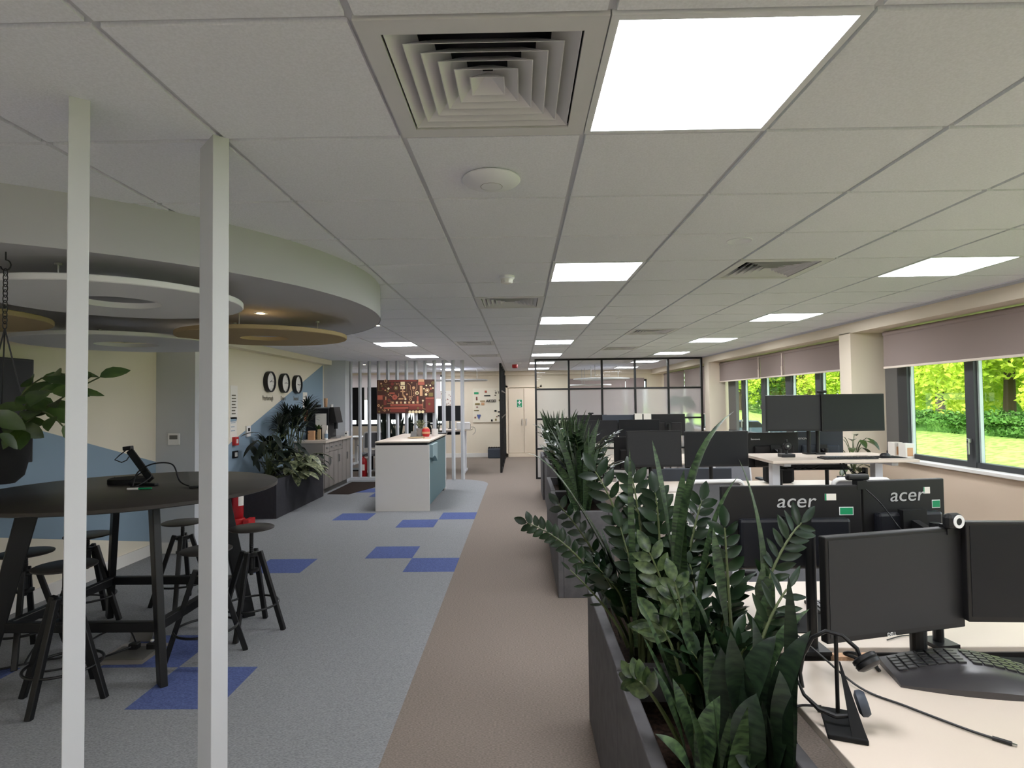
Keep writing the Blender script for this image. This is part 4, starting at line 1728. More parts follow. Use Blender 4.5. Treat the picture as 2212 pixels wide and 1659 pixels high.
poly_ = [(-L + .04, .995), (-L + .04, .80)] + [(-L + .04 + .5 * q / 8, .80 + .03 * math.sin(q / 8 * pi) - .10 * (q / 8) ** 2) for q in range(1, 9)] + [(-L + .56, .90), (-L + .56, .995)]
b.prism(poly_, W - .034, W + .05, Matrix(((0, 0, 1, 0), (1, 0, 0, 0), (0, 1, 0, 0), (0, 0, 0, 1))))
b.obj('apron', 'teall', t)
for k in range(2):
    b = MB()
    b.box(W - .1, W - .05, -L + .15 + k * (2 * L - .35), -L + .2 + k * (2 * L - .35), 0, .05)
    b.obj('foot', 'black', t)
IZ = 1.052
t = thing('potted_succulent', 'small grey pot with pointed succulent on the island', 'plant', (-1.73, 10.05, IZ))
b = MB()
b.lathe([(.05, 0), (.07, .1), (.075, .14), (.06, .14), (.001, .12)], 20)
b.obj('pot', 'cab', t, smooth=True)
b = MB()
for k in range(22):
    a = k * 2.4
    q = .02 + .004 * k
    blade(b, bez((0, 0, .12), (q * math.cos(a), q * math.sin(a), .25), (2.2 * q * math.cos(a), 2.2 * q * math.sin(a), .30 - .003 * k), 5), .035)
b.obj('leaves', 'aglao', t, smooth=True)
t = thing('patterned_jar', 'red and white patterned jar beside the succulent pot', 'jar', (-1.62, 9.98, IZ))
b = MB()
b.lathe([(.05, 0), (.07, .05), (.07, .11), (.05, .14)], 20)
b.obj('body', 'redpl', t, smooth=True)
b = MB()
b.lathe([(.0715, .05), (.0715, .085)], 20, cap=False)
b.lathe([(.052, .14), (.03, .16), (.001, .165)], 20)
b.obj('lid', 'art2', t, smooth=True)
b = MB()
b.lathe([(.055, 0), (.06, .12), (.055, .12), (.05, .02)], 20)
tag(b.obj('white_pot', 'white', loc=(-1.50, 10.2, IZ), smooth=True), 'plain white pot at the right on the island', 'pot')
b = MB()
b.add([(-.05, 0, 0), (.05, 0, 0), (.05, .07, .1), (-.05, .07, .1), (-.05, .14, 0), (.05, .14, 0)], [(0, 1, 2, 3), (3, 2, 5, 4), (0, 3, 4), (1, 5, 2)])
tag(b.obj('tent_card', 'greypanel', loc=(-1.80, 9.75, IZ)), 'small dark folded tent card before the succulent', 'card')
b = MB()
b.lathe([(.13, 0), (.15, .012), (.14, .014), (.001, .006)], 28)
tag(b.obj('shallow_tray', 'raftb', loc=(-1.72, 9.6, IZ), smooth=True), 'shallow bronze tray at the front of the island', 'tray')
b = MB()
b.box(-.2, .2, -.11, .11, 0, .02)
tag(b.obj('black_tray', 'black', loc=(-1.56, 10.78, IZ), bevel=.004), 'flat black tray at the far end of the island', 'tray')
b = MB()
b.box(-.06, .06, -.012, .012, 0, .008)
tag(b.obj('spoon', 'art2', loc=(-1.52, 9.45, IZ)), 'small tan stick lying at the front right of the island', 'utensil')

# art board on the slats
AX0, AX1, AZ0, AZ1 = -3.03, -1.81, 1.41, 2.12
t = thing('picture_board', 'brown board with drawn coffee pipes and mugs hung on the slats', 'picture', (AX0, 12.27, AZ0))
b = MB()
b.box(0, AX1 - AX0, 0, .03, 0, AZ1 - AZ0)
b.obj('board', 'artbg', t)
S = (AX1 - AX0) / 1700.
RA = Matrix(((1, 0, 0, 0), (0, 0, -1, 0), (0, 1, 0, 0), (0, 0, 0, 1)))


def ax_(u, v):
    return ((u - 200) * S, (1150 - v) * S)


layers = {1: MB(), 2: MB(), 3: MB(), 4: MB(), 5: MB()}


def adot(c, u, v, r, ri=0, n=18):
    x, y = ax_(u, v)
    d = .0015 + .0003 * c
    if ri:
        layers[c].lathe([(ri * S, d), (r * S, d)], n, RA @ Matrix.Translation((x, y, 0)), cap=False)
    else:
        layers[c].lathe([(r * S, d), (.0005, d)], n, RA @ Matrix.Translation((x, y, 0)), cap=False)


def abar(c, u0, v0, u1, v1, w_=12):
    a, e = Vector(ax_(u0, v0)), Vector(ax_(u1, v1))
    d = (e - a).normalized()
    p = Vector((-d.y, d.x)) * w_ * S / 2
    z = .001 + .0002 * c
    layers[c].add([(*(a - p), z), (*(e - p), z), (*(e + p), z), (*(a + p), z)], [(0, 1, 2, 3)], RA)


def arec(c, u0, v0, u1, v1):
    abar(c, u0, (v0 + v1) / 2, u1, (v0 + v1) / 2, abs(v1 - v0))


arec(4, 560, 170, 1380, 215)
arec(1, 600, 880, 1550, 940)
arec(4, 640, 900, 1500, 920)
arec(1, 400, 965, 1130, 1010)
arec(4, 600, 1010, 1040, 1110)
arec(2, 590, 1065, 1000, 1090)
arec(4, 1150, 945, 1550, 1040)
arec(1, 220, 610, 370, 740)
arec(3, 905, 220, 1030, 320)
arec(3, 895, 340, 1035, 440)
arec(2, 900, 490, 1040, 520)
arec(2, 950, 440, 985, 640)
abar(2, 960, 590, 1045, 700, 50)
arec(2, 840, 700, 985, 740)
arec(2, 1430, 150, 1600, 225)
arec(1, 1420, 225, 1610, 320)
arec(2, 1470, 340, 1550, 640)
arec(1, 1490, 360, 1530, 600)
arec(1, 1640, 690, 1885, 730)
arec(4, 1640, 735, 1885, 1120)
arec(3, 1700, 800, 1820, 1000)
arec(1, 1640, 1020, 1880, 1100)
arec(5, 1730, 550, 1860, 660)
arec(1, 570, 530, 730, 570)
arec(4, 400, 750, 480, 900)
arec(2, 450, 650, 480, 850)
arec(1, 1380, 650, 1430, 800)
arec(2, 1140, 655, 1260, 680)
for q in range(7):
    u = 670 + q * 122
    arec(3 if q % 2 else 2, u - 32, 800, u + 32, 860)
    adot(4, u + 40, 830, 18, 8, 10)
for u, v, r, c, ri in ((465, 190, 48, 2, 26), (330, 265, 26, 2, 0), (350, 340, 26, 5, 0), (380, 420, 34, 4, 0), (450, 465, 24, 2, 0), (520, 495, 32, 5, 0), (545, 415, 34, 3, 0), (610, 375, 30, 4, 0),
                       (660, 280, 48, 4, 0), (765, 400, 62, 5, 40), (765, 400, 22, 3, 0), (730, 670, 78, 1, 0), (730, 670, 20, 4, 0), (560, 760, 48, 4, 0), (545, 590, 20, 2, 0),
                       (1290, 400, 45, 2, 0), (1390, 555, 52, 3, 30), (1390, 555, 26, 5, 0), (1690, 480, 64, 2, 44), (1690, 480, 30, 3, 0), (1860, 265, 46, 5, 20), (1800, 430, 34, 1, 0), (1655, 600, 36, 3, 0),
                       (1195, 740, 40, 2, 20), (250, 910, 36, 2, 16), (320, 970, 28, 2, 12), (370, 920, 22, 5, 0), (430, 1060, 32, 2, 14), (540, 1040, 22, 2, 0), (370, 1040, 20, 5, 0), (270, 1090, 30, 5, 0),
                       (1665, 335, 24, 3, 0), (1780, 335, 24, 3, 0), (1860, 415, 22, 3, 0), (1720, 300, 16, 5, 0), (1235, 250, 18, 2, 0), (795, 280, 18, 2, 0), (1090, 590, 28, 2, 0), (1415, 1000, 34, 5, 14),
                       (1285, 490, 14, 2, 0), (1285, 555, 14, 2, 0), (1285, 620, 14, 2, 0), (1595, 430, 24, 3, 0), (1560, 780, 28, 3, 0), (1045, 730, 30, 3, 0), (410, 630, 22, 4, 0), (960, 390, 24, 4, 0), (1750, 880, 34, 5, 0)):
    adot(c, u, v, r, ri)
for pts in (((1110, 260), (1190, 320), (1190, 430), (1225, 480), (1225, 640)), ((1385, 260), (1385, 430), (1330, 490), (1330, 650)), ((740, 225), (740, 290)), ((1560, 780), (1560, 1020), (1640, 1030)),
            ((850, 560), (850, 640), (800, 670)), ((560, 640), (600, 600), (650, 660)), ((850, 250), (870, 340), (900, 360)), ((230, 480), (360, 480)), ((255, 190), (255, 470)), ((1600, 440), (1600, 660)), ((500, 860), (620, 860), (620, 780)),
            ((1270, 470), (1270, 440), (1300, 400)), ((390, 300), (540, 300)), ((430, 330), (500, 380)), ((1085, 300), (1085, 520)), ((1150, 490), (1160, 640))):
    for a, e in zip(pts[:-1], pts[1:]):
        abar(2 if len(pts) > 2 else 5, *a, *e, 12)
for q in range(5):
    adot(3, 1130 + 45 + q * 95, 1110, 44, 0, 12)
dr = MB()
for c in range(1, 6):
    dr.cur = c - 1
    dr.add(layers[c].v, layers[c].f)
dr.obj('drawing', ['art1', 'art2', 'art3', 'art4', 'art5'], t)

# far message board
t = thing('message_board', 'cream board with small toys and letters on the far wall', 'board', (-.93, YF - .04, 1.53))
b = MB()
b.box(-.47, .47, 0, .03, -.5, .5)
b.obj('board', 'cream', t)
for (x, z, w_, h, m) in ((-.36, .36, .13, .06, 'green'), (-.08, .4, .06, .06, 'art1'), (-.04, .28, .18, .03, 'blackmatte'), (-.35, .2, .04, .1, 'art4'), (-.18, .12, .14, .04, 'raftb'), (-.17, .04, .09, .07, 'art2'),
                         (-.33, .04, .14, .05, 'art5'), (-.34, -.05, .05, .03, 'art4'), (-.36, -.15, .14, .02, 'art5'), (.33, .14, .06, .05, 'art5'), (.2, -.17, .06, .05, 'blackmatte'), (.3, -.2, .05, .04, 'black'),
                         (.29, -.31, .05, .03, 'black'), (.24, -.34, .04, .03, 'art4'), (.21, -.43, .05, .06, 'art5'), (.09, -.45, .05, .06, 'black'), (.41, -.28, .10, .2, 'art5'), (.42, -.16, .05, .1, 'art4'),
                         (-.4, -.36, .04, .05, 'art4'), (.22, .36, .05, .05, 'greytext'), (.3, .37, .02, .07, 'greytext'), (.2, .29, .05, .03, 'greytext'), (.37, .3, .04, .08, 'greytext'), (.37, .0, .03, .12, 'greytext')):
    b = MB()
    b.box(x - w_ / 2, x + w_ / 2, -.02, 0, z - h / 2, z + h / 2)
    b.obj('stuck_piece', m, t, bevel=.006)
text('letters', 'AKIXI', .12, 'blackmatte', t, (.07, -.012, .12), (pi / 2, 0, 0), ext=.006)
text('letters', '2-1', .09, 'greytext', t, (.24, -.012, .40), (pi / 2, 0, 0), ext=.006)
b = MB()
b.prism([(-.06, .04), (-.03, .065), (0, .045), (.03, .065), (.06, .04), (0, -.1)], 0, .02, Matrix.Translation((-.29, 0, -.33)) @ Matrix.Rotation(pi / 2, 4, 'X'))
b.obj('heart_magnet', 'c_blue', t)
t = thing('paper_sheet', 'white sheet of scribbles on the far wall between slats', 'poster', (-2.18, YF - .03, 1.62))
b = MB()
b.box(-.17, .17, 0, .006, -.35, .35)
b.obj('sheet', 'paper', t)
b = MB()
for k in range(26):
    x, z = rnd.uniform(-.14, .14), rnd.uniform(-.3, .3)
    b.box(x - .012, x + .012, -.002, 0, z - .012, z + .012)
b.obj('scribbles', 'art4', t)
t = thing('floor_bag', 'low grey storage bin on the floor under the message board', 'bin', (-.73, YF - .25, 0))
b = MB()
b.box(-.22, .22, -.15, .15, 0, .28)
b.obj('bin_body', 'greyback', t, bevel=.03)
b = MB()
for k in range(6):
    b.ball((-.18 + k * .07, 0, .28), .045, 8)
b.obj('contents', 'brownback', t, smooth=True)

# ================================================================== DESKS
def desk(x0, x1, y0, y1, z, label, group='white office desks', legs=True, raised=False):
    t = thing('desk', label, 'desk', ((x0 + x1) / 2, (y0 + y1) / 2, 0), 0, group)
    W, L = (x1 - x0) / 2, (y1 - y0) / 2
    b = MB()
    b.box(-W, W, -L, L, z - .025, z)
    b.obj('desktop', 'desk', t, bevel=.003)
    for sg in (-1, 1):
        b = MB()
        lx = sg * (W - .16)
        b.box(lx - .035, lx + .035, -.04, .04, .05, z - .06)
        b.box(lx - .025, lx + .025, -.03, .03, .4, z - .05)
        b.box(lx - .035, lx + .035, -L + .05, L - .05, .0, .05)
        b.box(lx - .03, lx + .03, -L + .08, L - .08, z - .06, z - .025)
        b.obj('leg', 'white_metal', t, bevel=.004)
    b = MB()
    b.box(-W + .19, W - .19, -.03, .03, z - .07, z - .03)
    b.obj('crossbar', 'white_metal', t)
    b = MB()
    b.box(-W + .3, W - .3, .12, .22, z - .14, z - .13)
    b.box(-W + .3, W - .3, .215, .22, z - .14, z - .03)
    b.obj('cable_tray', 'blackmetal', t)
    return t


D = .73
desk(.815, 2.42, 1.27, 2.06, D, 'nearest white desk with the split keyboard, bottom right corner')
desk(.82, 2.42, 2.165, 2.94, D, 'white desk facing the nearest one, behind the angled monitor')
desk(2.43, 4.0, 2.165, 2.94, D, 'white desk at the right edge next to the window wall')
desk(.90, 2.10, 5.03, 5.75, D, 'white desk in the second row beside the planter, lowered')
desk(2.155, 3.40, 5.02, 5.72, 1.105, 'raised white standing desk with two monitors near the windows')
desk(.90, 2.10, 5.80, 6.52, D, 'white desk behind the second row beside the planter')
desk(2.14, 3.40, 5.80, 6.52, D, 'white desk behind the raised standing desk')
desk(.95, 2.15, 8.35, 9.05, D, 'white desk in the third row beside the planter')
desk(2.2, 3.4, 8.35, 9.05, D, 'white desk in the third row near the windows')
desk(.95, 2.15, 9.1, 9.8, D, 'farthest white desk beside the last planter')
desk(2.2, 3.4, 9.1, 9.8, D, 'farthest white desk near the windows')
# fix a few easily seen bits of the raised desk
t = thing('power_strip', 'black multi plug strip fixed to the raised desk leg', 'power strip', (3.13, 5.36, .80))
b = MB()
b.box(-.012, .012, -.03, .03, -.2, .2)
b.obj('body', 'blackmetal', t, bevel=.004)
for k in range(4):
    b = MB()
    b.cyl((-.012, 0, .14 - k * .09), (-.06, 0, .14 - k * .09), .024, 10, r2=.015)
    b.obj('plug', 'black', t, smooth=True)
cable('desk_cable', [(3.06, 5.36, .94), (2.98, 5.34, .99), (2.9, 5.33, 1.06), (2.82, 5.33, 1.075)], .007, 'black', 'black cable from the plug strip up to the raised desktop')
cable('desk_cable', [(3.06, 5.36, .76), (2.98, 5.34, .83), (2.93, 5.33, .97), (2.88, 5.33, 1.07)], .006, 'black', 'second black cable hanging below the raised desktop')
cable('desk_cable', [(2.45, 5.5, 1.07), (2.5, 5.5, .98), (2.6, 5.5, 1.0), (2.7, 5.5, .97), (2.8, 5.5, 1.02), (2.7, 5.5, 1.04), (2.6, 5.5, .98), (2.5, 5.5, 1.03)], .007, 'black', 'tangle of black cable under the raised desktop')


def monitor(x, y, zc, w_, h, rz, label, desk_z, face='screen', back=False, logo=None, thick=.02, arm=True, group='flat monitors on the desks', tilt=0, arm_off=None, stick=0, pole=True, pr=.018, back_off=.14):
    """faces -Y when rz = 0; back=True turns the rear to the camera"""
    t = thing('monitor', label, 'monitor', (x, y, desk_z), rz + (pi if back else 0), group)
    z = zc - desk_z
    T = Matrix.Translation((0, 0, z)) @ Matrix.Rotation(tilt, 4, 'X')
    b = MB()
    b.box(-w_ / 2, w_ / 2, 0, thick, -h / 2, h / 2, T)
    b.obj('housing', 'bezel' if not (back and face == 'grey') else 'greyback', t, bevel=.004)
    b = MB()
    b.box(-w_ / 2 + .012, w_ / 2 - .012, -.0015, .001, -h / 2 + .018, h / 2 - .012, T)
    b.obj('display', 'screen2' if face == 'black' else 'screen', t)
    b = MB()
    if back:
        b.box(-w_ * .39, w_ * .39, thick, thick + .035, -h * .5 + .01, h * .12, T)
        o = b.obj('rear_bulge', 'greyback' if face == 'grey' else ('brushed' if logo == 'acer' else 'brownback'), t, bevel=.012)
    else:
        b.box(-w_ * .25, w_ * .25, thick, thick + .025, -h * .25, h * .2, T)
        b.obj('rear_bulge', 'brownback', t, bevel=.01)
    if arm:
        ax = arm_off if arm_off is not None else 0
        b = MB()
        yb = thick + back_off
        b.box(-.05, .05, thick + .024, thick + .04 + (.012 if back else 0), -.05, .05, T)
        b.beam((0, thick + .04, z), (ax, yb, max(.12, z - .03)), .03, .03)
        b.obj('bracket', 'blackmetal', t)
        if pole:
            b = MB()
            b.cyl((ax, yb, .0), (ax, yb, z + .02), pr, 14)
            b.box(ax - .045, ax + .045, yb - .045, yb + .045, -.0, .014)
            b.obj('pole', 'blackmetal', t)
    if logo and back:
        s = {'acer': .075, 'lenovo': .03, 'Lenovo': .04}[logo]
        text('logo', logo, s, 'silvertext' if logo == 'acer' else 'whitetext', t, (-w_ * .03 if logo == 'acer' else w_ * .36, thick + .002, z + h * .31), (pi / 2, 0, pi), sx=1.15, shear=.15 if logo == 'acer' else 0)
    for s_ in range(stick):
        b = MB()
        if s_ == 0:
            b.box(-w_ * .44, -w_ * .34, thick, thick + .001, h * .14, h * .24, T)
            o = b.obj('sticker', 'whitetext', t)
            o['label'] = 'white bordered green sticker'
            q = MB()
            q.box(-w_ * .435, -w_ * .345, thick + .001, thick + .002, h * .15, h * .23, T)
            q.obj('sticker_print', 'green', o)
        else:
            b.box(-w_ * .32, -w_ * .24, thick, thick + .001, h * .32, h * .40, T)
            o = b.obj('sticker', 'paper', t)
            o['label'] = 'small white label'
            q = MB()
            q.box(-w_ * .25, -w_ * .24, thick + .001, thick + .002, h * .32, h * .40, T)
            q.obj('sticker_print', 'green', o)
    return t


# nearest screens
mm = monitor(1.225, 1.935, 1.032, .55, .335, math.atan2(.135, .53), 'large angled dark monitor on a clamp arm over the nearest desk', D, 'screen', thick=.03, arm_off=.165, pr=.026, back_off=.05)
text('logo', 'DELL', .016, 'whitetext', mm, (-.03, -.002, .302 - .335 / 2 + .008), (pi / 2, 0, 0), ext=.0006)
monitor(1.757, 1.955, 1.058, .56, .33, -.05, 'dark monitor cut off by the right picture edge, nearest desk', D, 'black', thick=.03, arm_off=-.37, pole=False, back_off=.07)
monitor(1.045, 2.30, 1.142, .54, .32, 0, 'rear of a black monitor with silver lettering, behind the plant leaves', D, 'black', back=True, logo='acer', stick=2)
m2 = monitor(1.505, 2.345, 1.155, .355, .32, .14, 'rear of a second dark monitor with silver lettering, beside the round webcam', D, 'black', back=True, logo='acer', stick=2)
# second row
monitor(1.235, 5.42, 1.185, .51, .335, .0, 'grey-black monitor in the second row nearest the planter', D, 'screen')
monitor(1.825, 5.46, 1.175, .595, .33, .03, 'wide black monitor in the second row, right of the grey-black one', D, 'black')
monitor(1.20, 5.97, 1.10, .5, .33, 0, 'rear of monitor with small green sticker, partly hidden in the second row', D, 'black', back=True, stick=1)
monitor(2.555, 5.95, 1.12, .50, .35, 0, 'rear of black monitor left of the slate one, behind the raised desk', D, 'black', back=True, logo='lenovo', stick=0)
monitor(3.03, 5.97, 1.12, .46, .36, -.06, 'rear of slate grey monitor with white lettering behind the raised desk', D, 'grey', back=True, logo='Lenovo')
monitor(2.545, 5.45, 1.50, .51, .335, -.03, 'left of the two monitors on the raised white desk', 1.105, 'screen', arm_off=.2)
monitor(3.085, 5.44, 1.50, .60, .345, .06, 'right of the two monitors on the raised white desk', 1.105, 'black', arm_off=-.25)
# third row
monitor(1.20, 8.72, 1.17, .5, .34, -.1, 'slate black monitor in the third row beside the tall leaves', D, 'screen')
monitor(1.775, 8.72, 1.17, .61, .35, 0, 'wide black monitor in the third row centre', D, 'black')
monitor(1.56, 9.25, 1.24, .52, .33, 0, 'rear of a slate monitor behind the third row', D, 'grey', back=True)
monitor(2.33, 9.25, 1.24, .53, .34, -.12, 'rear of a brown-black monitor with clips on top, third row', D, 'black', back=True)
monitor(1.15, 9.45, 1.24, .5, .33, 0, 'rear of a dark monitor under the far webcam', D, 'black', back=True)


def papers(x, y, z, lab):
    b = MB()
    b.box(-.06, .06, -.002, 0, -.05, .05)
    tag(b.obj('paper_note', 'paper', loc=(x, y, z)), lab, 'note', 'white notes on the far monitors')


monitor(1.93, 9.22, 1.25, .28, .33, 0, 'rear of a narrow dark monitor carrying two white notes, third row', D, 'black', back=True)
papers(1.86, 9.195, 1.375, 'left white note stuck at the far monitor edge')
papers(2.00, 9.195, 1.375, 'right white note stuck at the far monitor edge')


def webcam(x, y, z, rz, lab, kind='bar'):
    t = thing('webcam', lab, 'webcam', (x, y, z), rz, 'webcams clipped on monitors')
    b = MB()
    if kind == 'bar':
        b.box(-.045, .045, -.012, .014, .012, .036)
        b.obj('body', 'black', t, bevel=.008)
        b = MB()
        b.cyl((0, -.014, .024), (0, -.011, .024), .009, 16)
        b.obj('lens', 'screen2', t)
    else:
        b.box(-.032, .032, -.018, .014, .0, .052)
        b.obj('body', 'black', t, bevel=.014)
        b = MB()
        b.lathe([(.012, 0), (.022, 0), (.022, .003), (.012, .003), (.012, 0)], 28, Matrix.Translation((.006, -.018, .026)) @ Matrix.Rotation(pi / 2, 4, 'X'), cap=False)
        o = b.obj('lens_ring', 'whitetext', t)
        o['label'] = 'white lens ring'
        b = MB()
        b.cyl((.006, -.0185, .026), (.006, -.0195, .026), .012, 20)
        b.obj('lens', 'screen2', t)
    b = MB()
    b.box(-.02, .02, .0, .03, -.02, .012)
    b.obj('clip', 'blackmetal', t)
    return t


p = P(2060, 1136, 1.985)
webcam(p.x - .005, 1.985, 1.198, .25, 'round webcam with white ring on the angled monitor corner', 'round')
p = P(1858, 1050, 2.29)
webcam(p.x, 2.31, 1.305, pi + .1, 'black bar webcam seen from behind on the lettered monitor')
webcam(2.80, 5.44, 1.672, 0, 'tiny webcam clipped where the two raised monitors meet')
webcam(1.14, 9.44, 1.405, 0, 'black webcam on top of the far monitor by the leaf tips')
cable('webcam_cable', [tuple(P(1862, 1050, 2.30)), tuple(P(1900, 1085, 2.27)), tuple(P(1935, 1130, 2.25)), tuple(P(1950, 1150, 2.22)), tuple(P(1960, 1190, 2.2))], .0022, 'black',
      'thin webcam cable crossing the second lettered monitor rear')


# ------------------------------------------------------------------ office chairs
def make_chair(x, y, rz, label, zt=1.0):
    """backrest at +Y side local front faces -Y ... sitter faces local +Y away from backrest at -Y"""
    t = thing('office_chair', label, 'chair', (x, y, 0), rz, 'white framed mesh office chairs')
    zb = zt - .45
    b = MB()
    W = .215

    def rr(w2, z0, z1, r, y_):
        pts = []
        for cx, cz, a0 in ((w2 - r, z1 - r, 0), (-w2 + r, z1 - r, pi / 2), (-w2 + r, z0 + r, pi), (w2 - r, z0 + r, 1.5 * pi)):
            for k in range(5):
                a = a0 + k * pi / 8
                pts.append((cx + r * math.cos(a), y_ - .10 * ((cz + r * math.sin(a) - z0) / .45 - .5) , cz + r * math.sin(a)))
        return pts
    b.tube(rr(W, zb, zt, .05, -.22), .017, 8, closed=True)
    for k in range(4):
        z = zb + .03 + k * .02
        b.box(-W + .02, W - .02, -.20, -.185, z, z + .01)
    b.obj('back_frame', 'plastic_w', t, smooth=True)
    b = MB()
    p = rr(W - .01, zb + .09, zt - .01, .04, -.22)
    b.add(p, [tuple(range(len(p)))])
    b.obj('back_mesh', 'mesh', t)
    b = MB()
    b.box(-.24, .24, -.2, .26, .44, .50)
    b.obj('seat', 'mesh', t, bevel=.025)
    for sg in (-1, 1):
        b = MB()
        b.beam((sg * .2, -.05, .45), (sg * .28, -.03, .48), .04, .02)
        b.beam((sg * .28, -.03, .47), (sg * .28, -.03, .66), .045, .02)
        b.obj('arm_post', 'plastic_w', t, bevel=.004)
        b = MB()
        b.box(sg * .28 - .035, sg * .28 + .035, -.15, .13, .66, .69)
        b.obj('arm_pad', 'black', t, bevel=.01)
    b = MB()
    b.beam((0, -.16, .46), (0, -.24, zb + .06), .09, .03)
    b.obj('back_support', 'plastic_w', t, bevel=.006)
    b = MB()
    b.cyl((0, 0, .10), (0, 0, .44), .028, 16)
    b.obj('gas_lift', 'blackmetal', t, smooth=True)
    b = MB()
    for k in range(5):
        a = k * 2 * pi / 5 + .3
        b.beam((0, 0, .1), (.29 * math.cos(a), .29 * math.sin(a), .075), .045, .03)
    b.obj('star_base', 'plastic_w', t, bevel=.005)
    for k in range(5):
        a = k * 2 * pi / 5 + .3
        b = MB()
        c = (.29 * math.cos(a), .29 * math.sin(a), .03)
        b.cyl((c[0] - .02, c[1], c[2]), (c[0] + .02, c[1], c[2]), .03, 12)
        b.obj('caster', 'black', t)
    return t


make_chair(1.50, 4.82 + .2, .08, 'white framed mesh chair in front of the second row, behind the tall leaves', 1.0)
bpy.data.objects['office_chair'].location.y = 4.84
make_chair(2.68, 4.88, -.05, 'white framed mesh chair tucked under the raised desk', 1.0)
make_chair(1.32, 7.95, 1.25, 'white framed mesh chair turned sideways in the third row', 1.03)
make_chair(1.55, 3.35, pi - .1, 'white framed chair at the far side of the front desk pair, low behind monitors', .86)
make_chair(2.6, 7.0, pi, 'white framed chair beyond the raised desk by the windows', .95)
make_chair(2.45, 8.0, .1, 'white framed chair at the third row near the windows', .98)


# ------------------------------------------------------------------ desk things, nearest desk
KB = thing('split_keyboard', 'black curved split keyboard with palm rest on the nearest desk', 'keyboard', (1.44, 1.925, D), -.20)
KX = lambda u, v: (0, 0)


def arch(x):          # keyboard surface height
    return .018 + .036 * math.cos(min(1, abs(x) / .24) * pi / 2) ** 1.3


b = MB()
vs, fs = [], []
nx, ny = 24, 5
yf = lambda x: -.135 + .03 * (abs(x) / .24) ** 2 - (.0 if abs(x) > .02 else 0)
yr = lambda x: .105 - .03 * (abs(x) / .24) ** 1.5
for side in (0, 1):
    for i in range(nx + 1):
        x = -.24 + .48 * i / nx
        for j in range(ny + 1):
            v_ = j / ny
            y = yf(x) + (yr(x) - yf(x)) * v_
            zt_ = arch(x) * (1 - .25 * (1 - v_) ** 2)
            if j == 0:
                zt_ *= .5
            vs.append((x, y, zt_ if side == 0 else 0.0))
n1 = (nx + 1) * (ny + 1)
for i in range(nx):
    for j in range(ny):
        a = i * (ny + 1) + j
        fs.append((a, a + ny + 1, a + ny + 2, a + 1))
        fs.append((n1 + a, n1 + a + 1, n1 + a + ny + 2, n1 + a + ny + 1))
for i in range(nx):
    for j in (0, ny):
        a = i * (ny + 1) + j
        fs.append((a, n1 + a, n1 + a + ny + 1, a + ny + 1) if j == 0 else (a, a + ny + 1, n1 + a + ny + 1, n1 + a))
for i in (0, nx):
    for j in range(ny):
        a = i * (ny + 1) + j
        fs.append((a, a + 1, n1 + a + 1, n1 + a) if i == 0 else (a, n1 + a, n1 + a + 1, a + 1))
b.add(vs, fs)
b.obj('case', 'kbtop', KB, smooth=True)
for hs in (-1, 1):
    b = MB()
    for r in range(5):
        for c in range(7):
            x = hs * (.022 + .03 * c)
            y = .083 - .0205 * r - .03 * (abs(x) / .24) ** 1.5
            z0 = arch(x) * (1 - .25 * (1 - (y - yf(x)) / (yr(x) - yf(x))) ** 2) - .002
            sl = -hs * .04 * (abs(x) / .2)
            T = Matrix.Translation((x, y, z0)) @ Matrix.Rotation(hs * .16 * min(1, abs(x) / .15), 4, 'Y') @ Matrix.Rotation(-hs * .1, 4, 'Z')
            b.box(-.0125, .0125, -.0085, .0085, 0, .007, T)
    b.obj('key_block', 'keycap', KB, bevel=.0015)
HS = thing('headset_stand', 'black metal stand with slanted plate at the front desk corner', 'headset stand', (.885, 1.655, D), -.35)
b = MB()
b.box(-.048, .048, -.085, .07, 0, .014)
b.obj('base', 'blackmatte', HS, bevel=.003)
b = MB()
b.cyl((-.005, .045, .012), (-.005, .045, .235), .0055, 10)
b.obj('post', 'blackmetal', HS)
b = MB()
b.add([(.0, .035, .16), (.004, .035, .16), (.046, -.078, .014), (.010, -.078, .014), (.0, .042, .16), (.004, .042, .16), (.046, -.068, .014), (.010, -.068, .014)],
      [(0, 3, 2, 1), (4, 5, 6, 7), (0, 1, 5, 4), (1, 2, 6, 5), (2, 3, 7, 6), (3, 0, 4, 7)])
b.obj('slanted_plate', 'blackmatte', HS)
HD = thing('headset', 'black over-ear headset hanging on the stand by the leaves', 'headset', (.885, 1.655, D), -.35)
b = MB()
pts = []
for k in range(15):
    a = -1.2 + k * .22
    pts.append((.0 + .075 * math.sin(a) - .01, .05 + .012 * k * 0, .195 + .045 * math.cos(a)))
b.tube([(.058, .03, .165), (.045, .035, .205), (.01, .04, .235), (-.03, .045, .24), (-.065, .05, .215), (-.09, .055, .16), (-.10, .05, .11), (-.095, .045, .07)], .006, 8)
b.obj('headband', 'black', HD, smooth=True)
b = MB()
T = Matrix.Translation((.065, .01, .18)) @ Matrix.Rotation(-.65, 4, 'Y') @ Matrix.Rotation(-.5, 4, 'X')
b.lathe([(.024, -.016), (.034, -.010), (.035, .0), (.032, .003), (.035, .006), (.034, .014), (.026, .018), (.001, .018)], 28, T)
b.obj('ear_cup', 'black', HD, smooth=True)
b = MB()
T2 = Matrix.Translation((.048, .0, .070)) @ Matrix.Rotation(1.3, 4, 'Y')
b.lathe([(.022, -.014), (.033, -.008), (.034, .004), (.028, .014), (.001, .016)], 24, T2)
b.obj('ear_cup', 'greyback', HD, smooth=True)
b = MB()
b.tube([(-.11, .02, .10), (-.095, .0, .07), (-.06, -.02, .045), (-.02, -.03, .038), (.03, -.02, .045)], [.003, .005, .007, .007, .006], 8)
b.obj('boom_microphone', 'black', HD, smooth=True)

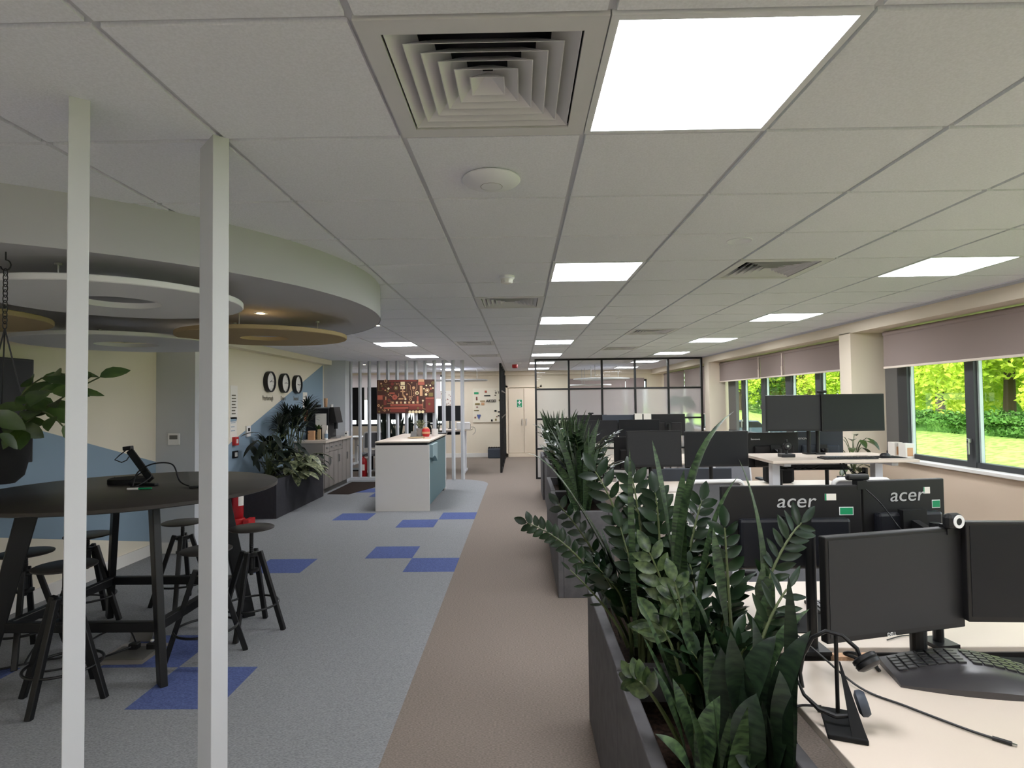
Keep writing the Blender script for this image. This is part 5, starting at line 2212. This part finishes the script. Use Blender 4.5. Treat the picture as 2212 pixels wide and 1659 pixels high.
cable('usb_cable', [(.94, 2.05, D + .10), (.985, 1.98, D + .06), (1.045, 1.85, D + .01), (1.12, 1.745, D + .006), (1.2, 1.63, D + .006), (1.244, 1.581, D + .006)], .0035, 'black', 'thick black cable running across the nearest white desk')
t = thing('usb_plug', 'black connector with metal tip at the cable end', 'plug', (1.24, 1.585, D + .006), -.75)
b = MB()
b.cyl((0, 0, 0), (.04, 0, 0), .0055, 10)
b.obj('sleeve', 'black', t)
b = MB()
b.box(.04, .05, -.004, .004, -.0015, .0015)
b.obj('metal_tip', 'silver', t)
cable('headset_cable', [(.86, 1.72, D + .02), (.80, 1.74, D + .01), (.77, 1.71, D - .02), (.775, 1.63, D - .14), (.80, 1.58, D - .16), (.835, 1.56, D - .1)], .0035, 'black', 'thin black cable dropping over the desk edge by the leaves')
cable('monitor_cable', [(1.19, 2.0, D + .004), (1.16, 2.07, D + .004), (1.12, 2.07, D + .02), (1.13, 2.02, D + .04), (1.17, 2.0, D + .02), (1.18, 1.97, D + .004)], .006, 'black', 'black cable loop behind the split keyboard')
cable('thin_cable', [(1.36, 2.22, D + .004), (1.45, 2.26, D + .004), (1.52, 2.25, D + .004), (1.53, 2.2, D + .004), (1.52, 2.15, D + .004)], .002, 'black', 'thin black wire lying on the facing desk under the monitors')
t = thing('mouse_mat', 'black mouse mat with a pale curl at the right edge', 'mouse mat', (1.63, 1.98, D), -.12)
b = MB()
b.box(-.1, .1, -.12, .1, 0, .003)
b.obj('mat_sheet', 'blackmatte', t, bevel=.001)
b = MB()
b.lathe([(.012, .0032), (.018, .0032)], 24, Matrix.Translation((-.06, .02, 0)), cap=False)
b.obj('pale_emblem', 'whitetext', t)
t = thing('mouse_mat', 'dark mouse mat on the facing desk behind leaves', 'mouse mat', (1.14, 2.40, D), .05)
b = MB()
b.box(-.14, .12, -.1, .1, 0, .003)
b.obj('mat_sheet', 'blackmatte', t)
t = thing('computer_mouse', 'black mouse with green strip among the snake leaves', 'mouse', (1.08, 2.42, D + .003), .4)
b = MB()
b.lathe([(.001, .036), (.02, .033), (.032, .02), (.034, .004), (.032, 0)], 20, Matrix.Scale(1.6, 4, (0, 1, 0)))
b.obj('shell', 'black', t, smooth=True)
b = MB()
b.box(-.004, .004, -.03, .0, .034, .037)
b.obj('scroll_strip', 'green', t)
t = thing('flat_keyboard', 'black flat keyboard mostly hidden behind the angled monitor', 'keyboard', (1.47, 2.56, D), .0)
b = MB()
b.box(-.22, .22, -.07, .07, 0, .014)
b.obj('case', 'black', t, bevel=.003)
b = MB()
for r in range(5):
    for c in range(15):
        b.box(-.2 + c * .027, -.178 + c * .027, -.055 + r * .023, -.037 + r * .023, .014, .019)
b.obj('keys', 'keycap', t)
# dark rubble in the desk gap
t = thing('wood_block', 'chipboard piece in the gap between the two front desks', 'block', (1.17, 2.105, D - .028))
b = MB()
b.box(-.07, .07, -.018, .018, 0, .028)
b.obj('board', 'wood', t)
t = thing('network_plug', 'beige plug with white lead in the gap between the front desks', 'plug', (1.49, 2.10, D - .02), .2)
b = MB()
b.box(-.03, .03, -.012, .012, 0, .02)
b.obj('plug_body', 'art2', t, bevel=.003)
b = MB()
b.tube([(.03, 0, .015), (.08, .01, .02), (.13, -.01, .005)], .003, 6)
b.obj('lead', 'plastic_w', t)
b = MB()
b.box(.84, 2.4, 2.07, 2.155, .58, .60)
b.box(.84, 2.4, 2.15, 2.158, .58, .715)  # upright black sheet added so the slot between the desks looks shaded
tag(b.obj('cable_basket_shade', 'blackmetal'), 'black cable basket with added dark sheet shading the gap between the two front desks', 'cable basket')

# raised desk things
RZ = 1.105
t = thing('flat_keyboard', 'black keyboard on the raised white desk', 'keyboard', (2.86, 5.15, RZ), 0)
b = MB()
b.box(-.23, .23, -.07, .07, 0, .014)
b.obj('case', 'black', t, bevel=.003)
b = MB()
for r in range(5):
    for c in range(16):
        b.box(-.21 + c * .0262, -.189 + c * .0262, -.055 + r * .023, -.037 + r * .023, .014, .02)
b.obj('keys', 'keycap', t)
t = thing('mouse_mat', 'thin black mouse mat on the raised desk', 'mouse mat', (3.27, 5.25, RZ))
b = MB()
b.box(-.11, .11, -.1, .1, 0, .003)
b.obj('mat_sheet', 'blackmatte', t)
t = thing('computer_mouse', 'black mouse on the raised desk right of the keyboard', 'mouse', (3.23, 5.22, RZ + .003), .2)
b = MB()
b.lathe([(.001, .036), (.02, .033), (.03, .02), (.032, .004), (.03, 0)], 20, Matrix.Scale(1.6, 4, (1, 0, 0)))
b.obj('shell', 'black', t, smooth=True)
t = thing('speakerphone', 'black headset on a small dock at the left of the raised desk', 'headset', (2.42, 5.35, RZ))
b = MB()
b.box(-.06, .06, -.05, .05, 0, .03)
b.obj('dock', 'black', t, bevel=.005)
b = MB()
b.cyl((0, 0, .03), (0, 0, .16), .012, 10)
b.obj('post', 'black', t)
b = MB()
b.lathe([(.035, -.012), (.038, 0), (.03, .012), (.001, .014)], 20, Matrix.Translation((0, -.02, .10)) @ Matrix.Rotation(pi / 2, 4, 'X'))
b.obj('ear_cup', 'black', t, smooth=True)
b = MB()
b.cyl((0, -.034, .10), (0, -.037, .10), .010, 12)
b.obj('earcup_badge', 'silver', t)
for (x, lab, y) in ((4.205, 'left white carton on the window sill beside the near window', 6.60), (4.205, 'right white carton on the sill, nearer the camera', 6.42)):
    t = thing('white_carton', lab, 'carton', (x, y, .968), 0, 'two white cartons on the sill')
    b = MB()
    b.box(-.05, .05, -.06, .06, 0, .165)
    b.obj('carton', 'paper', t, bevel=.004)
    b = MB()
    b.box(-.03, .03, -.0615, -.06, .03, .12)
    b.obj('print', 'art2', t)
broad(3.70, 6.55, 0.75, 'green leafy plant behind the slate monitor by the column', n=18, h=(.1, .5), L=.16, W=.08, m='pothos', spread=.18, group=None)
make_planter(3.58, 3.84, 6.42, 6.68, .75, 'small charcoal plant box by the column', 'planterd', None)
t = thing('handbag', 'black bag with loop handle on the chair beyond the raised desk', 'bag', (2.78, 6.35, .73))
b = MB()
b.box(-.15, .15, -.08, .08, 0, .22)
b.obj('body', 'blackmatte', t, bevel=.04)
b = MB()
b.tube([(-.07, 0, .2), (-.06, 0, .29), (0, 0, .31), (.06, 0, .29), (.07, 0, .2)], .01, 8)
b.obj('handle', 'blackmatte', t, smooth=True)
t = thing('desk_divider', 'grey fabric divider below the second row monitors', 'divider', (1.9, 6.55, .45))
b = MB()
b.box(-.45, .45, -.012, .012, 0, .42)
b.obj('panel', 'greyback', t, bevel=.01)

# plant behind the frosted glass
t = thing('monstera_plant', 'large leaf plant blurred behind the last frosted pane', 'plant', (3.55, 12.75, 0))
b = MB()
b.lathe([(.16, 0), (.2, .4), (.19, .4), (.001, .38)], 24)
b.obj('pot', 'planterd', t, smooth=True)
bl, bs = MB(), MB()
for (dx, dy, z, L, W, dd) in ((-.15, -.30, 1.62, .42, .30, (.9, .1, -.25)), (-.1, -.25, 1.66, .3, .25, (-.9, -.1, -.35)), (.05, -.15, 1.15, .4, .22, (.2, -.1, -1)), (.1, .1, 1.3, .3, .2, (.5, .5, -.4)), (-.2, .1, 1.1, .3, .2, (-.6, .3, -.6)), (.05, -.2, .95, .3, .18, (.1, 0, -1))):
    p = Vector((dx, dy, z))
    bs.tube(bez((0, 0, .38), (dx * .2, dy * .2, z * .8), p, 8), .008, 6)
    oval(bl, p, dd, L, W, nrm=(0, -.9, .5), droop=.2)
bl.obj('leaves', 'pothos', t, smooth=True)
bs.obj('stems', 'stem', t, smooth=True)

# ------------------------------------------------------------------ office behind the slats
desk(-2.35, -1.15, 13.3, 14.1, 1.0, 'raised white desk standing behind the right end of the slats')
desk(-4.6, -2.6, 15.3, 16.1, .74, 'white desk under the bright far window behind the slats')
monitor(-1.66, 13.7, 1.37, .56, .36, .1, 'black monitor behind the right end of the slats', 1.0, 'black')
monitor(-2.25, 13.75, 1.33, .5, .36, -.1, 'black monitor half hidden behind the picture board and slats', 1.0, 'black')
t = thing('projector', 'white device with dark side on the desk behind the slats', 'projector', (-1.32, 13.45, 1.0), .1)
b = MB()
b.box(-.16, .16, -.13, .13, 0, .17)
b.obj('body', 'plastic_w', t, bevel=.02)
b = MB()
b.box(.10, .165, -.12, .12, .01, .13)
b.obj('dark_side', 'black', t)
cable('device_cable', [(-1.14, 13.45, 1.06), (-1.06, 13.45, 1.04), (-1.04, 13.42, .95), (-1.10, 13.4, .88)], .006, 'cab', 'grey lead curling off the device behind the slats')
make_planter(-3.2, -1.75, 12.75, 13.15, .62, 'black planter box behind the white slats', 'blackmatte', None)
for k, x in enumerate((-3.0, -2.75, -2.45, -2.15, -1.9)):
    snake(x, 12.95, .54, ['snake plant behind the slats, leftmost', 'snake plant behind the slats, second', 'snake plant behind the slats in the middle', 'tall snake plant behind the slats, right of the middle', 'snake plant behind the slats, rightmost'][k],
          n=12, h=(.45, .95), wd=(.07, .10), spread=.18, group='snake plants behind the slats', m='snaked')
b = MB()
b.box(-.3, .3, -.22, .22, 0, .92)
t = thing('filing_cabinet', 'black low cabinet behind the left slats', 'cabinet', (-3.05, 13.6, 0))
b.obj('body', 'blackmatte', t, bevel=.004)
b = MB()
b.box(-.2, .2, -.235, -.22, .6, .62)
b.obj('handle', 'silver', t)
for (x, w_, lab) in ((-4.2, .75, 'tall dark display screen behind the left slats'), (-3.32, .85, 'second tall dark display screen behind the slats')):
    t = thing('display_screen', lab, 'screen', (x, 14.2, 0), 0, 'dark display screens behind the slats')
    b = MB()
    b.box(-w_ / 2, w_ / 2, 0, .05, 1.22, 2.02)
    b.obj('panel', 'screen2', t, bevel=.005)
    b = MB()
    b.box(-.03, .03, .0, .04, 0, 1.3)
    b.box(-.3, .3, -.2, .25, 0, .03)
    b.obj('stand', 'blackmetal', t)
make_chair(-3.4, 13.3, .4, 'white framed chair behind the left slats', .98)

# ================================================================== OUTSIDE
def gz(x, y):
    """height of the lawn: a bank beside the near window, a dip with the drive, a far rise"""
    pts = [(4.5, -.35), (7, -.2), (12, .6), (16, .9), (40, 1.1), (120, 1.3)]
    z = pts[-1][1]
    for (a, za), (c, zc_) in zip(pts[:-1], pts[1:]):
        if x <= c:
            z = za + (zc_ - za) * (x - a) / (c - a)
            break
    t_ = min(1, max(0, (y - 20) / 9))
    z = z * (1 - t_) + -1.2 * t_
    t_ = min(1, max(0, (y - 42) / 26))
    return z + 1.5 * t_


b = MB()
gx = [4.5, 7, 9, 12, 14, 16, 20, 28, 40, 70, 120]
gy = [-30, 0, 10, 16, 20, 22, 24, 26, 29, 34, 42, 50, 60, 68, 90, 150]
b.add([(x, y, gz(x, y)) for x in gx for y in gy],
      [(i * len(gy) + k, (i + 1) * len(gy) + k, (i + 1) * len(gy) + k + 1, i * len(gy) + k + 1) for i in range(len(gx) - 1) for k in range(len(gy) - 1)])
struct(b.obj('ground', 'grass', smooth=True))
b = MB()
b.box(8, 40, 35.5, 41.5, -1.3, -1.18)
struct(b.obj('ground_path', 'tarmac'))
for k, (x, y) in enumerate(((14.3, 38.0), (18.6, 38.6))):
    t = thing('parked_car', ['dark parked car low beyond the far window, left one', 'second parked car beyond the far window, nearer the screens'][k], 'car', (x, y, -1.18), pi / 2, 'parked cars outside')
    b = MB()
    prof = [(-2.1, .3), (-2.1, .75), (-1.3, .95), (-.8, 1.4), (.8, 1.42), (1.5, .95), (2.1, .8), (2.15, .3)]
    b.prism(prof, -.85, .85, Matrix(((0, 0, 1, 0), (1, 0, 0, 0), (0, 1, 0, 0), (0, 0, 0, 1))))
    b.obj('car_body', 'car1', t, bevel=.06)
    for yy in (-1.3, 1.35):
        for xx in (-.8, .8):
            w2 = MB()
            w2.cyl((xx - .1, yy, .32), (xx + .1, yy, .32), .32, 18)
            w2.obj('wheel', 'black', t)
    b = MB()
    b.prism([(-1.2, .98), (-.78, 1.34), (.78, 1.36), (1.35, .98)], -.86, .86, Matrix(((0, 0, 1, 0), (1, 0, 0, 0), (0, 1, 0, 0), (0, 0, 0, 1))))
    b.obj('windows', 'screen2', t)


def leafcloud(n, rx, ry, rz_, size, seed, clumps=120):
    r = random.Random(seed)
    b = MB()
    cs = []
    for k in range(clumps):
        a, e = r.uniform(0, 2 * pi), math.asin(r.uniform(-.95, 1))
        q = r.uniform(.35, .92)
        ce_ = max(.62, math.cos(e)) if rz_ > 1 else math.cos(e)
        cs.append((Vector((rx * q * math.cos(a) * ce_, ry * q * math.sin(a) * ce_, rz_ * q * math.sin(e))), r.uniform(.14, .26)))
    for i in range(n):
        c, cr = cs[i % clumps]
        a, e = r.uniform(0, 2 * pi), math.asin(r.uniform(-1, 1))
        q = r.uniform(.75, 1.05) * cr
        p = c + Vector((rx * q * math.cos(a) * math.cos(e), ry * q * math.sin(a) * math.cos(e), rz_ * q * math.sin(e)))
        d = Vector((r.uniform(-1, 1), r.uniform(-1, 1), r.uniform(-.7, .7))).normalized()
        u = d.cross(Vector((r.uniform(-1, 1), r.uniform(-1, 1), r.uniform(-1, 1)))).normalized()
        s_ = size * r.uniform(.6, 1.3)
        b.add([p - d * s_, p + u * s_ * .5, p + d * s_, p - u * s_ * .5], [(0, 1, 2, 3)])
    return b


mesh_cache = {}


def tree(x, y, z, s, kind, label, crown=(2.6, 2.6, 2.8), hz=2.7):
    t = thing('tree', label, 'tree', (x, y, z), rnd.uniform(0, 6), 'bright spring trees outside the windows')
    t.scale = (s, s, s)
    key = (kind, hz)
    if key not in mesh_cache:
        o = leafcloud(24000, *crown, .085, hash(kind) % 7 + 3).obj('crown', kind, t)
        o.location = (0, 0, hz)
        mesh_cache[key] = o.data
    else:
        o = bpy.data.objects.new('crown', mesh_cache[key])
        COL.objects.link(o)
        o.parent = t
        o.location = (0, 0, hz)
    b = MB()
    b.tube([(0, 0, -.2), (.05, 0, 1.0), (0, .05, 2.2), (.1, 0, hz + .5)], [.16, .13, .10, .05], 8)
    for k in range(6):
        a = k * 1.1
        b.tube([(0, 0, 1.4 + .25 * k), (math.cos(a) * .8, math.sin(a) * .8, 2.1 + .3 * k), (math.cos(a) * 1.8, math.sin(a) * 1.8, 2.7 + .3 * k)], [.06, .04, .015], 6)
    b.obj('trunk', 'bark', t, smooth=True)
    return t


nm = {'tree1': 'yellow-green', 'tree2': 'darker green', 'tree3': 'golden leaved'}
TR = [(14.8, 14.2, 'tree1', 1.12, 'bright yellow-green tree beyond the right picture edge'),
      (14.6, 17.6, 'tree1', 1.12, 'bright yellow-green tree filling the right pane of the near window'),
      (15.2, 21.2, 'tree1', 1.15, 'bright yellow-green tree filling the left pane of the near window'),
      (20.5, 21.0, 'tree2', 1.5, 'tall darker tree behind the near window trees, right side'),
      (21.0, 27.5, 'tree1', 1.6, 'tall yellow-green tree behind the near window trees, left side'),
      (25.5, 68.0, 'tree1', 2.1, 'distant yellow-green tree in the leftmost pane of the far bay'),
      (29.5, 71.0, 'tree2', 2.2, 'distant green tree in the second pane of the far bay'),
      (34.0, 70.0, 'tree3', 2.2, 'distant golden tree in the middle of the far bay'),
      (33.0, 60.0, 'tree1', 1.9, 'distant yellow-green tree left of the last mullion in the far bay'),
      (37.5, 64.0, 'tree1', 2.1, 'distant yellow-green tree beside the column in the far bay'),
      (38.0, 82.0, 'tree2', 2.6, 'farthest green tree behind the golden one'),
      (30.0, 86.0, 'tree2', 2.6, 'farthest green tree closing the view between the distant crowns')]
for (x, y, kd, s_, lab) in TR:
    tree(x, y, gz(x, y) - .1, s_, kd, lab)
# hedges
for (x, y, L, lab) in ((12.4, 15.5, 9.0, 'low dark hedge along the bank outside the near window'), (26.0, 60.0, 12.0, 'distant low hedge on the rise outside the far bay')):
    t = thing('hedge', lab, 'hedge', (x, y, gz(x, y)))
    b = leafcloud(12000, .8, L / 2, .36, .06, 11, clumps=90)
    b.obj('leaves', 'hedge', t, loc=(0, 0, .25))
    b = MB()
    b.box(-.35, .35, -L / 2 + .4, L / 2 - .4, -.2, .35)
    b.obj('inner_twigs', 'hedge', t, bevel=.15)
